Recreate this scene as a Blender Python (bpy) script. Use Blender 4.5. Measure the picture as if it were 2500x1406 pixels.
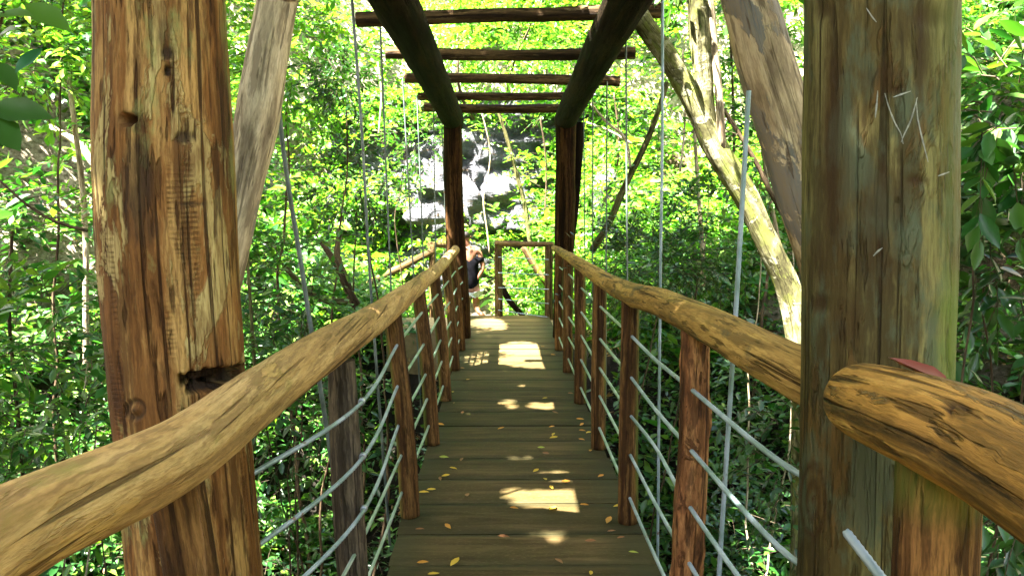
import bpy, math, random
import numpy as np
from mathutils import Vector
from mathutils.bvhtree import BVHTree

# ------------------------------------------------------------------ scene, camera, light
scene = bpy.context.scene
COL = scene.collection
for o in list(bpy.data.objects):
    bpy.data.objects.remove(o)

FPX, CX, CY = 1888.0, 1250.0, 703.0
EYE = np.array([0.0, 0.0, 1.53])
PITCH, YAW = math.atan(186 / 1888), math.atan(20 / 1888)

cam_d = bpy.data.cameras.new("camera")
cam = bpy.data.objects.new("camera", cam_d)
COL.objects.link(cam)
cam.location = EYE
cam.rotation_euler = (math.pi / 2 - PITCH, 0, -YAW)
cam_d.sensor_width = 36
cam_d.lens = 36 * FPX / 2500
cam_d.clip_start = 0.05
cam_d.clip_end = 500
scene.camera = cam

TO_SUN = np.array([-0.43, -0.35, 1.0])
TO_SUN = TO_SUN / np.linalg.norm(TO_SUN)
sun_d = bpy.data.lights.new("sun", 'SUN')
sun_d.energy = 5.0
sun_d.angle = math.radians(0.5)
sun_d.color = (1.0, 0.95, 0.87)
sun = bpy.data.objects.new("sun", sun_d)
COL.objects.link(sun)
sun.rotation_euler = Vector(TO_SUN).to_track_quat('Z', 'Y').to_euler()
sun.location = (-6, -5, 14)

world = bpy.data.worlds.new("World")
scene.world = world
world.use_nodes = True
wn = world.node_tree
bg = wn.nodes['Background']
sky = wn.nodes.new('ShaderNodeTexSky')
sky.sky_type = 'NISHITA'
sky.sun_disc = False
sky.sun_elevation = math.asin(TO_SUN[2])
sky.sun_rotation = math.atan2(TO_SUN[0], TO_SUN[1])
wn.links.new(sky.outputs[0], bg.inputs[0])
bg.inputs[1].default_value = 0.075
sky.dust_density = 4.0
sky.ozone_density = 0.0
sky.air_density = 0.8

scene.view_settings.view_transform = 'Standard'
scene.view_settings.look = 'None'
scene.view_settings.gamma = 1
scene.view_settings.use_curve_mapping = False
scene.view_settings.exposure = 4.4
scene.render.engine = 'CYCLES'
cy = scene.cycles
cy.max_bounces = 7
cy.diffuse_bounces = 4
cy.glossy_bounces = 2
cy.transmission_bounces = 4
cy.transparent_max_bounces = 4
cy.caustics_reflective = False
cy.caustics_refractive = False
cy.sample_clamp_indirect = 6.0
cy.use_denoising = True

# ------------------------------------------------------------------ projection helpers
cp, sp_ = math.cos(PITCH), math.sin(PITCH)
cyw, syw = math.cos(YAW), math.sin(YAW)
FWD = np.array([syw * cp, cyw * cp, -sp_])
RGT = np.array([cyw, -syw, 0.0])
UPV = np.cross(RGT, FWD)


def P(px, py, Y):
    d = FWD + RGT * (px - CX) / FPX - UPV * (py - CY) / FPX
    return EYE + d * (Y / d[1])


def proj(p):
    q = np.asarray(p, float) - EYE
    z = q @ FWD
    zz = np.where(np.abs(z) < 1e-4, 1e-4, z)
    return CX + FPX * (q @ RGT) / zz, CY - FPX * (q @ UPV) / zz, z


# ------------------------------------------------------------------ noise
def _h(ix, iy, iz, seed):
    n = (ix * 374761393 + iy * 668265263 + iz * 2147483647 + seed * 1274126177) & 0xFFFFFFFF
    n = ((n ^ (n >> 13)) * 1274126177) & 0xFFFFFFFF
    n = ((n ^ (n >> 16)) * 2246822519) & 0xFFFFFFFF
    return ((n ^ (n >> 15)) & 0xFFFFFF) / float(0xFFFFFF)


def vn(p, seed=0):
    p = np.asarray(p, float)
    i = np.floor(p).astype(np.int64)
    f = p - i
    f = f * f * (3 - 2 * f)
    r = 0
    for dx in (0, 1):
        for dy in (0, 1):
            for dz in (0, 1):
                w = (f[..., 0] if dx else 1 - f[..., 0]) * (f[..., 1] if dy else 1 - f[..., 1]) * (f[..., 2] if dz else 1 - f[..., 2])
                r = r + w * _h(i[..., 0] + dx, i[..., 1] + dy, i[..., 2] + dz, seed)
    return r * 2 - 1


def fbm(p, seed=0, oct=4):
    p = np.asarray(p, float)
    a, s = 0.5, 0
    for k in range(oct):
        s = s + a * vn(p, seed + k * 17)
        p = p * 2.03 + 5.3
        a *= 0.5
    return s


def sst(a, b, x):
    t = np.clip((x - a) / (b - a), 0, 1)
    return t * t * (3 - 2 * t)


def nrm(v):
    return v / np.maximum(np.linalg.norm(v, axis=-1, keepdims=True), 1e-9)


# ------------------------------------------------------------------ object helpers
def link(o, parent=None, label=None, cat=None, group=None, kind=None):
    COL.objects.link(o)
    if parent is not None:
        o.parent = parent
        if parent.type == 'EMPTY':
            o.location = -parent.location
    if label:
        o['label'] = label
    if cat:
        o['category'] = cat
    if group:
        o['group'] = group
    if kind:
        o['kind'] = kind
    return o


def empty(name, loc, label, cat, group=None):
    o = bpy.data.objects.new(name, None)
    o.empty_display_size = 0.1
    o.location = Vector(loc)
    return link(o, None, label, cat, group)


def mk(name, verts, faces, mats, parent=None, smooth=True, attrs=None, midx=None, **kw):
    """verts (N,3), faces: array (F,3|4) or list of faces"""
    me = bpy.data.meshes.new(name)
    if isinstance(faces, np.ndarray):
        k = faces.shape[1]
        me.vertices.add(len(verts))
        me.vertices.foreach_set('co', np.asarray(verts, np.float32).ravel())
        me.loops.add(faces.size)
        me.loops.foreach_set('vertex_index', faces.astype(np.int32).ravel())
        me.polygons.add(len(faces))
        me.polygons.foreach_set('loop_start', np.arange(0, faces.size, k, dtype=np.int32))
        me.update(calc_edges=True)
    else:
        me.from_pydata([tuple(v) for v in verts], [], [tuple(int(i) for i in f) for f in faces])
    if not isinstance(mats, (list, tuple)):
        mats = [mats]
    for m in mats:
        me.materials.append(m)
    if midx is not None:
        me.polygons.foreach_set('material_index', np.asarray(midx, np.int32))
    if smooth:
        me.polygons.foreach_set('use_smooth', np.ones(len(me.polygons), bool))
    for nme, arr in (attrs or {}).items():
        arr = np.asarray(arr, np.float32)
        a = me.attributes.new(nme, 'FLOAT_VECTOR' if arr.ndim == 2 else 'FLOAT', 'POINT')
        a.data.foreach_set('vector' if arr.ndim == 2 else 'value', arr.ravel())
    me.update()
    o = bpy.data.objects.new(name, me)
    return link(o, parent, **kw)


# ------------------------------------------------------------------ node helpers
class M:
    def __init__(self, name):
        self.m = bpy.data.materials.new(name)
        self.m.use_nodes = True
        self.t = self.m.node_tree
        self.t.nodes.clear()
        self.out = self.t.nodes.new('ShaderNodeOutputMaterial')

    def n(self, typ, props=None, **ins):
        x = self.t.nodes.new(typ)
        for k, v in (props or {}).items():
            setattr(x, k, v)
        for k, v in ins.items():
            key = int(k[1:]) if k[0] == 'i' and k[1:].isdigit() else k.replace('_', ' ')
            self.set(x.inputs[key], v)
        return x

    def set(self, sock, v):
        if isinstance(v, bpy.types.NodeSocket):
            self.t.links.new(v, sock)
        elif isinstance(v, bpy.types.Node):
            self.t.links.new(v.outputs[0], sock)
        else:
            sock.default_value = v

    def math(self, op, a, b=0.0, clamp=False):
        return self.n('ShaderNodeMath', {'operation': op, 'use_clamp': clamp}, i0=a, i1=b).outputs[0]

    def scale(self, vec, s, off=(0, 0, 0)):
        mp = self.n('ShaderNodeMapping', None, Vector=vec)
        mp.inputs['Scale'].default_value = s
        mp.inputs['Location'].default_value = off
        return mp.outputs[0]

    def noise(self, vec, scale=1.0, detail=4.0, rough=0.55, dist=0.0):
        return self.n('ShaderNodeTexNoise', None, Vector=vec, Scale=scale, Detail=detail, Roughness=rough, Distortion=dist).outputs[0]

    def ramp(self, fac, stops, interp='LINEAR'):
        r = self.n('ShaderNodeValToRGB', None, Fac=fac)
        r.color_ramp.interpolation = interp
        e = r.color_ramp.elements
        while len(e) < len(stops):
            e.new(0.5)
        for el, (p, c) in zip(e, stops):
            el.position = p
            el.color = (c, c, c, 1) if isinstance(c, (int, float)) else (*c, 1)
        return r.outputs[0]

    def mix(self, f, a, b, blend='MIX'):
        x = self.n('ShaderNodeMix', {'data_type': 'RGBA', 'blend_type': blend})
        self.set(x.inputs[0], f)
        self.set(x.inputs[6], a if not isinstance(a, tuple) else (*a, 1))
        self.set(x.inputs[7], b if not isinstance(b, tuple) else (*b, 1))
        return x.outputs[2]

    def attr(self, name, out='Vector'):
        return self.n('ShaderNodeAttribute', {'attribute_name': name}).outputs[out]

    def bump(self, h, strength=0.5, dist=0.01, normal=None):
        b = self.n('ShaderNodeBump', None, Height=h, Strength=strength, Distance=dist)
        if normal is not None:
            self.set(b.inputs['Normal'], normal)
        return b.outputs[0]

    def bsdf(self, color, rough=0.7, normal=None, spec=0.4, metal=0.0):
        b = self.n('ShaderNodeBsdfPrincipled')
        self.set(b.inputs['Base Color'], color if not isinstance(color, tuple) else (*color, 1))
        self.set(b.inputs['Roughness'], rough)
        b.inputs['Specular IOR Level'].default_value = spec
        self.set(b.inputs['Metallic'], metal)
        if normal is not None:
            self.set(b.inputs['Normal'], normal)
        return b.outputs[0]

    def done(self, sh):
        self.t.links.new(sh, self.out.inputs[0])
        return self.m


def wood(name, dark, mid, light, patch=None, patch_t=0.55, moss=None, moss_t=0.62, streak=12.0, along=0.9, crack=0.5,
         crack_scale=26.0, ladder=0.0, bump=0.6, rough=0.72, spec=0.1, contrast=0.17, stain_shade_col=(0.03, 0.018, 0.01), fleck=0.7):
    """Peeled log: streaks, worn patches, checks and algae in straightened-log coordinates."""
    m = M(name)
    g = m.attr('grain')
    wob = m.noise(m.scale(g, (5, 5, 3)), 1, 2)
    gw = m.n('ShaderNodeVectorMath', {'operation': 'MULTIPLY_ADD'}, i0=m.n('ShaderNodeTexNoise', None, Vector=m.scale(g, (6, 6, 4)), Detail=2.0).outputs['Color'], i1=(0.016, 0.016, 0.016), i2=g).outputs[0]
    n1 = m.noise(m.scale(gw, (streak, streak, along)), 1, 7, 0.62, 0.4)
    c = m.ramp(n1, [(0.5 - contrast * 0.8, dark), (0.5 - contrast * 0.15, mid), (0.5 + contrast * 0.4, light), (0.5 + contrast * 1.0, tuple(min(1, x * 1.18) for x in light))])
    n2 = m.noise(m.scale(gw, (streak * 2.6, streak * 2.6, along * 2.2), (3, 1, 7)), 1, 5, 0.6)
    c = m.mix(m.ramp(n2, [(0.40, 0.75), (0.50, 0.0)]), c, dark)
    height = n1
    if patch:
        n3 = m.noise(m.scale(gw, (streak * 0.62, streak * 0.62, along * 1.7), (11, 4, 2)), 1, 6, 0.66, 0.6)
        pm = m.ramp(n3, [(patch_t, 0.0), (patch_t + 0.025, 1.0)])
        pv = m.mix(m.ramp(n2, [(0.3, 0.45), (0.62, 0.0)]), patch, mid)
        c = m.mix(m.math('MULTIPLY', pm, 0.88), c, pv)
        height = m.math('ADD', height, m.math('MULTIPLY', pm, 0.35))
    # checks
    cn = m.noise(m.scale(g, (crack_scale * 1.9, crack_scale * 1.9, 1.0), (1, 9, 3)), 1, 2.5, 0.5, 0.25)
    cn2 = m.noise(m.scale(g, (crack_scale * 0.9, crack_scale * 0.9, 0.5), (7, 2, 5)), 1, 2, 0.4, 0.2)
    cr = m.math('MAXIMUM', m.ramp(cn, [(0.63, 0.0), (0.67, 1.0)]), m.ramp(cn2, [(0.66, 0.0), (0.685, 1.0)]))
    cr = m.math('MULTIPLY', cr, crack)
    c = m.mix(cr, c, tuple(x * 0.35 for x in dark))
    if ladder > 0:
        w = m.n('ShaderNodeTexWave', {'wave_type': 'BANDS', 'bands_direction': 'Z'}, Vector=m.scale(g, (8, 8, 27)), Scale=1.0, Distortion=7.0, Detail=3.0).outputs['Fac']
        col = m.ramp(m.noise(m.scale(g, (9, 9, 0.5), (2, 2, 2)), 1, 3), [(0.56, 0.0), (0.60, 1.0)])
        col = m.math('MULTIPLY', col, m.ramp(m.noise(m.scale(g, (14, 14, 5)), 1, 3), [(0.42, 0.0), (0.55, 1.0)]))
        lad = m.math('MULTIPLY', m.math('MULTIPLY', m.ramp(w, [(0.3, 1.0), (0.5, 0.0)]), col), ladder)
        c = m.mix(lad, c, tuple(x * 0.7 for x in dark))
        height = m.math('SUBTRACT', height, m.math('MULTIPLY', lad, 0.5))
    fine = m.noise(m.scale(g, (170, 170, 17)), 1, 4, 0.7)
    c = m.mix(m.ramp(fine, [(0.38, 0.6), (0.54, 0.0)]), c, tuple(x * 0.5 for x in mid))
    fl = m.noise(m.scale(g, (48, 48, 5.5), (2, 6, 1)), 1, 3, 0.55)
    flk = m.math('MULTIPLY', m.ramp(fl, [(0.59, 0.0), (0.64, 1.0)]), fleck)
    c = m.mix(flk, c, tuple(x * 0.6 for x in dark))
    blot = m.noise(m.scale(g, (9, 9, 5), (8, 8, 1)), 1, 4, 0.6)
    c = m.mix(m.ramp(blot, [(0.56, 0.0), (0.7, 0.6)]), c, tuple(x * 0.55 for x in mid))
    if moss:
        mn = m.noise(m.scale(g, (10, 10, 4), (4, 7, 9)), 1, 6, 0.65)
        c = m.mix(m.math('MULTIPLY', m.ramp(mn, [(moss_t, 0.0), (moss_t + 0.1, 1.0)]), 0.8), c, moss)
    st = m.attr('stain_shade', 'Fac')
    stn = m.math('MULTIPLY', st, m.ramp(n2, [(0.3, 1.0), (0.65, 0.7)]), True)
    stn = m.math('MULTIPLY', stn, 1.25, True)
    c = m.mix(stn, c, stain_shade_col)
    al = m.math('MULTIPLY', m.attr('algae', 'Fac'), m.ramp(n2, [(0.35, 1.0), (0.7, 0.45)]), True)
    c = m.mix(al, c, (0.085, 0.135, 0.02))
    h = m.math('ADD', height, m.math('MULTIPLY', fine, 0.25))
    h = m.math('SUBTRACT', h, m.math('MULTIPLY', m.math('MAXIMUM', cr, flk), 0.9))
    nb = m.bump(h, bump, 0.02)
    return m.done(m.bsdf(c, m.ramp(n2, [(0.3, rough - 0.1), (0.7, rough + 0.15)]), nb, spec))


def leafmat(name, cols, trans=0.38, rough=0.38, spec=0.5):
    m = M(name)
    rnd = m.n('ShaderNodeNewGeometry').outputs['Random Per Island']
    k = len(cols)
    c = m.ramp(rnd, [(i / max(1, k - 1), col) for i, col in enumerate(cols)])
    p = m.bsdf(c, rough, None, spec)
    tr = m.n('ShaderNodeBsdfTranslucent')
    m.set(tr.inputs[0], m.mix(1.0, c, (1.2, 1.35, 0.5), 'MULTIPLY'))
    mx = m.n('ShaderNodeMixShader', None, i0=trans, i1=p, i2=tr.outputs[0])
    return m.done(mx.outputs[0])


def simple(name, col, rough=0.7, var=0.3, scale=20.0, bump=0.2, metal=0.0, spec=0.4):
    m = M(name)
    co = m.n('ShaderNodeTexCoord').outputs['Object']
    n = m.noise(co, scale, 5)
    c = m.ramp(n, [(0.3, tuple(x * (1 - var) for x in col)), (0.7, tuple(min(1, x * (1 + var)) for x in col))])
    return m.done(m.bsdf(c, rough, m.bump(n, bump, 0.01), spec, metal))


def cable_mat(name, a, b, c3):
    m = M(name)
    co = m.n('ShaderNodeTexCoord').outputs['Object']
    c = m.ramp(m.noise(co, 7, 4), [(0.36, a), (0.5, b), (0.62, c3)])
    r = m.noise(co, 23, 3)
    c = m.mix(m.ramp(r, [(0.66, 0.0), (0.72, 0.8)]), c, (0.16, 0.07, 0.035))
    return m.done(m.bsdf(c, 0.5, None, 0.5, 0.35))


# materials ---------------------------------------------------------
W_POST_L = wood('peeled_post_tan', (0.045, 0.017, 0.005), (0.19, 0.085, 0.023), (0.34, 0.205, 0.066), patch=(0.40, 0.32, 0.125), patch_t=0.535,
                moss=(0.20, 0.20, 0.065), moss_t=0.57, streak=14, along=1.15, crack=0.9, ladder=0.6, bump=0.9, contrast=0.19)
W_POST_R = wood('weathered_post_olive', (0.018, 0.012, 0.004), (0.075, 0.056, 0.017), (0.155, 0.138, 0.05), patch=(0.085, 0.047, 0.013), patch_t=0.55,
                moss=(0.06, 0.075, 0.042), moss_t=0.5, streak=8, along=0.7, crack=0.8, bump=0.8, contrast=0.2, fleck=0.45, spec=0.1, stain_shade_col=(0.03, 0.015, 0.004))
W_RAIL_L = wood('rail_tan', (0.20, 0.115, 0.045), (0.44, 0.275, 0.10), (0.54, 0.37, 0.155), patch=(0.52, 0.34, 0.11), patch_t=0.6,
                moss=(0.24, 0.20, 0.055), moss_t=0.6, streak=16, along=1.1, fleck=0.3, crack=0.9, crack_scale=30, bump=0.7, contrast=0.24)
W_RAIL_R = wood('rail_ochre', (0.08, 0.048, 0.016), (0.34, 0.20, 0.056), (0.44, 0.28, 0.08), patch=(0.40, 0.25, 0.07), patch_t=0.56,
                moss=(0.055, 0.06, 0.04), moss_t=0.58, streak=13, along=1.0, crack=1.0, crack_scale=30, bump=0.7, contrast=0.2)
W_RAIL_N = wood('rail_gold_grey', (0.06, 0.038, 0.014), (0.36, 0.195, 0.045), (0.52, 0.32, 0.085), patch=(0.06, 0.058, 0.03), patch_t=0.53,
                moss=(0.30, 0.26, 0.06), moss_t=0.63, streak=14, along=0.8, crack=1.0, bump=0.8, contrast=0.2)
W_BAL = wood('baluster_red_brown', (0.03, 0.013, 0.005), (0.10, 0.048, 0.015), (0.20, 0.105, 0.034), patch=(0.24, 0.13, 0.05), patch_t=0.62,
             moss=(0.10, 0.12, 0.02), moss_t=0.68, streak=22, along=1.4, crack=0.8, crack_scale=40, bump=0.8)
W_BAL_K = wood('baluster_knotty', (0.04, 0.017, 0.008), (0.20, 0.085, 0.03), (0.36, 0.18, 0.07), patch=(0.05, 0.022, 0.01), patch_t=0.6,
               streak=20, along=4.5, crack=0.8, crack_scale=40, bump=1.0, contrast=0.2)
W_BAL_G = wood('baluster_grey', (0.03, 0.022, 0.015), (0.085, 0.066, 0.045), (0.15, 0.115, 0.075), patch=(0.17, 0.10, 0.04), patch_t=0.68,
               streak=26, along=1.8, crack=0.8, crack_scale=40, bump=0.8)
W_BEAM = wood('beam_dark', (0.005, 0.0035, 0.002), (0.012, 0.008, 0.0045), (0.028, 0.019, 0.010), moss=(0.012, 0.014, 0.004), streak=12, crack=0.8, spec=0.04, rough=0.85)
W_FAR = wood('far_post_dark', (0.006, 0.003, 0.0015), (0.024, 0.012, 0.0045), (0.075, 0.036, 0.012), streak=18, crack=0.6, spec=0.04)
W_CROSS = wood('cross_log_bark', (0.016, 0.009, 0.004), (0.065, 0.038, 0.016), (0.16, 0.10, 0.042), patch=(0.30, 0.21, 0.095), patch_t=0.64, streak=18, crack=0.8)
W_BRACE_L = wood('brace_pinkish', (0.16, 0.12, 0.075), (0.52, 0.42, 0.27), (0.66, 0.56, 0.39), patch=(0.16, 0.155, 0.14), patch_t=0.57, streak=9, along=1.6, crack=0.7, bump=0.5)
W_BRACE_R = wood('brace_grey_tan', (0.13, 0.09, 0.055), (0.45, 0.34, 0.20), (0.56, 0.45, 0.29), patch=(0.085, 0.095, 0.11), patch_t=0.5, streak=7, along=1.4, crack=0.5, bump=0.5)
W_GATE = wood('end_rail_wood', (0.03, 0.018, 0.007), (0.095, 0.058, 0.022), (0.18, 0.125, 0.045), moss=(0.12, 0.13, 0.03), moss_t=0.56, streak=18)
BARK_MOSS = wood('mossy_bark', (0.04, 0.036, 0.015), (0.12, 0.115, 0.046), (0.25, 0.235, 0.12), patch=(0.36, 0.345, 0.235), patch_t=0.56,
                 moss=(0.14, 0.165, 0.03), moss_t=0.5, streak=7, along=4.0, crack=0.5, bump=0.8)
BARK_BROWN = wood('brown_bark', (0.025, 0.016, 0.009), (0.07, 0.046, 0.026), (0.13, 0.095, 0.055), streak=20, along=3, crack=0.5)
BARK_PALE = wood('pale_bark', (0.17, 0.12, 0.07), (0.38, 0.31, 0.20), (0.52, 0.45, 0.32), streak=20, along=3, crack=0.4)
BARK_OLIVE = wood('olive_bark', (0.035, 0.033, 0.012), (0.085, 0.08, 0.028), (0.15, 0.14, 0.055), moss=(0.10, 0.14, 0.03), streak=20, along=3, crack=0.4)
CABLE = cable_mat('steel_rope', (0.17, 0.25, 0.24), (0.24, 0.32, 0.36), (0.33, 0.40, 0.48))
CABLE_G = cable_mat('steel_rope_green', (0.16, 0.25, 0.17), (0.24, 0.34, 0.27), (0.33, 0.41, 0.37))
CABLE_D = cable_mat('steel_rope_dull', (0.06, 0.08, 0.07), (0.10, 0.13, 0.12), (0.16, 0.19, 0.185))
STEEL = simple('bright_tie_wire', (0.36, 0.39, 0.42), 0.45, 0.1, metal=0.8)


def deck_mat():
    m = M('deck_planks')
    g = m.attr('grain')
    n1 = m.noise(m.scale(g, (1.3, 13, 13)), 1, 7, 0.66, 0.6)
    c = m.ramp(n1, [(0.32, (0.025, 0.017, 0.006)), (0.5, (0.060, 0.041, 0.015)), (0.68, (0.115, 0.08, 0.035))])
    n2 = m.noise(m.scale(g, (3.0, 5, 5), (4, 4, 4)), 1, 5, 0.6)
    c = m.mix(m.ramp(n2, [(0.40, 0.0), (0.66, 0.75)]), c, (0.04, 0.032, 0.011))
    n4 = m.noise(m.scale(g, (40, 160, 40)), 1, 3, 0.6)
    c = m.mix(m.ramp(n4, [(0.56, 0.0), (0.7, 0.45)]), c, (0.15, 0.115, 0.055))
    ed = m.attr('stain_shade', 'Fac')
    edn = m.math('MULTIPLY', ed, m.ramp(n2, [(0.3, 1.0), (0.7, 0.45)]), True)
    c = m.mix(edn, c, (0.022, 0.026, 0.012))
    dust = m.math('MULTIPLY', m.attr('dust', 'Fac'), m.ramp(n2, [(0.3, 0.9), (0.7, 0.5)]), True)
    c = m.mix(dust, c, (0.15, 0.108, 0.044))
    rd = m.n('ShaderNodeObjectInfo').outputs['Random']
    c = m.mix(1.0, c, m.ramp(rd, [(0, (0.80, 0.80, 0.76)), (1, (1.15, 1.12, 1.08))]), 'MULTIPLY')
    h = m.math('ADD', n1, m.math('MULTIPLY', n4, 0.4))
    return m.done(m.bsdf(c, 0.72, m.bump(h, 0.5, 0.006), 0.1))


DECK = deck_mat()


def ground_mat():
    m = M('forest_soil')
    co = m.n('ShaderNodeTexCoord').outputs['Object']
    n1 = m.noise(co, 1.4, 7, 0.65)
    n2 = m.noise(co, 14, 5, 0.7)
    c = m.ramp(n2, [(0.32, (0.018, 0.013, 0.008)), (0.5, (0.065, 0.045, 0.026)), (0.62, (0.15, 0.105, 0.062)), (0.75, (0.30, 0.235, 0.15))])
    c = m.mix(m.ramp(n1, [(0.42, 0.0), (0.6, 0.85)]), c, m.ramp(n2, [(0.35, (0.025, 0.035, 0.010)), (0.7, (0.085, 0.11, 0.03))]))
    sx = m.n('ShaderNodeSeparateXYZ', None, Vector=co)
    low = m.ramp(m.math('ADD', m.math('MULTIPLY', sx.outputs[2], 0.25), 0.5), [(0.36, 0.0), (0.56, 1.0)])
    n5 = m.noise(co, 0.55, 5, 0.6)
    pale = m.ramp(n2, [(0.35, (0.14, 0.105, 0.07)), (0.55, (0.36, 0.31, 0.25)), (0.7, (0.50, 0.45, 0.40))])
    c = m.mix(low, (0.012, 0.010, 0.006), c)  # near-black soil low down paints the ravine's shade into the colour
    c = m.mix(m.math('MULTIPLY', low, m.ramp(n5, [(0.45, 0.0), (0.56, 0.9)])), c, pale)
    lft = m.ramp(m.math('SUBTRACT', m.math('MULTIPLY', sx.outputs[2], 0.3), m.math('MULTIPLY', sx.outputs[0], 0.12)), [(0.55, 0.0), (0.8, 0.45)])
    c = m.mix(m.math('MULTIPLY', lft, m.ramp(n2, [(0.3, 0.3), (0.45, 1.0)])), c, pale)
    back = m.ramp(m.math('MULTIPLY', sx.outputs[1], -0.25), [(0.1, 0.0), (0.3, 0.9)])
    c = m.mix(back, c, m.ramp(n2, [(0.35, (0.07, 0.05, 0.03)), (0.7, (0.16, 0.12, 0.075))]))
    return m.done(m.bsdf(c, 0.9, m.bump(n2, 0.9, 0.06), 0.2))


def rock_mat(name, bright=1.0):
    m = M(name)
    co = m.n('ShaderNodeTexCoord').outputs['Object']
    n1 = m.noise(m.scale(co, (1.0, 1.0, 2.4)), 2.2, 9, 0.68, 0.4)
    c = m.ramp(n1, [(0.3, tuple(b * bright for b in (0.045, 0.047, 0.055))), (0.47, tuple(b * bright for b in (0.085, 0.088, 0.10))),
                    (0.58, tuple(b * bright for b in (0.11, 0.113, 0.125))), (0.72, tuple(b * bright for b in (0.22, 0.224, 0.235)))])
    n2 = m.noise(m.scale(co, (1, 1, 3), (5, 5, 5)), 6, 5, 0.6)
    c = m.mix(m.ramp(n2, [(0.58, 0.0), (0.68, 0.75)]), c, (0.20, 0.125, 0.06))
    n3 = m.noise(co, 22, 5, 0.7)
    c = m.mix(m.ramp(n3, [(0.3, 0.75), (0.46, 0.0)]), c, (0.035, 0.035, 0.04))
    h = m.math('ADD', n1, m.math('MULTIPLY', n3, 0.5))
    return m.done(m.bsdf(c, 0.85, m.bump(h, 1.0, 0.2), 0.3))


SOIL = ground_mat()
ROCK = rock_mat('limestone')
ROCK_B = rock_mat('pale_limestone', 1.1)
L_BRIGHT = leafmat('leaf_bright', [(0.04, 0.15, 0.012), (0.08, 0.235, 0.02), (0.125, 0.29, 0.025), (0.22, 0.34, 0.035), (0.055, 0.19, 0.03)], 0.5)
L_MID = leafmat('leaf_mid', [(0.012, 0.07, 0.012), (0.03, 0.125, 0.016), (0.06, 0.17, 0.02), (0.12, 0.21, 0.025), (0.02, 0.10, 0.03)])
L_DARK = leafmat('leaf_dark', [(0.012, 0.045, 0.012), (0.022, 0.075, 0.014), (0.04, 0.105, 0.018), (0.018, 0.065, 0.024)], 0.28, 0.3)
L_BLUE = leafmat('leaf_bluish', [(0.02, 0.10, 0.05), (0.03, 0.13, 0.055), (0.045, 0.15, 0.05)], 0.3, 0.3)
L_DRY = leafmat('leaf_dry', [(0.20, 0.10, 0.035), (0.30, 0.19, 0.08), (0.14, 0.07, 0.03), (0.38, 0.28, 0.15)], 0.15, 0.6, 0.2)


# ------------------------------------------------------------------ logs and ropes
def catmull(pts, step):
    pts = np.asarray(pts, float)
    if len(pts) == 2:
        L = np.linalg.norm(pts[1, :3] - pts[0, :3])
        n = max(2, int(L / step) + 1)
        t = np.linspace(0, 1, n)[:, None]
        return pts[0] * (1 - t) + pts[1] * t
    e = np.vstack([2 * pts[0] - pts[1], pts, 2 * pts[-1] - pts[-2]])
    out = []
    for i in range(1, len(e) - 2):
        p0, p1, p2, p3 = e[i - 1], e[i], e[i + 1], e[i + 2]
        n = max(2, int(np.linalg.norm((p2 - p1)[:3]) / step))
        t = np.linspace(0, 1, n, endpoint=False)[:, None]
        out.append(0.5 * (2 * p1 + (p2 - p0) * t + (2 * p0 - 5 * p1 + 4 * p2 - p3) * t * t + (3 * p1 - p0 - 3 * p2 + p3) * t ** 3))
    out.append(pts[-1:])
    return np.vstack(out)


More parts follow.
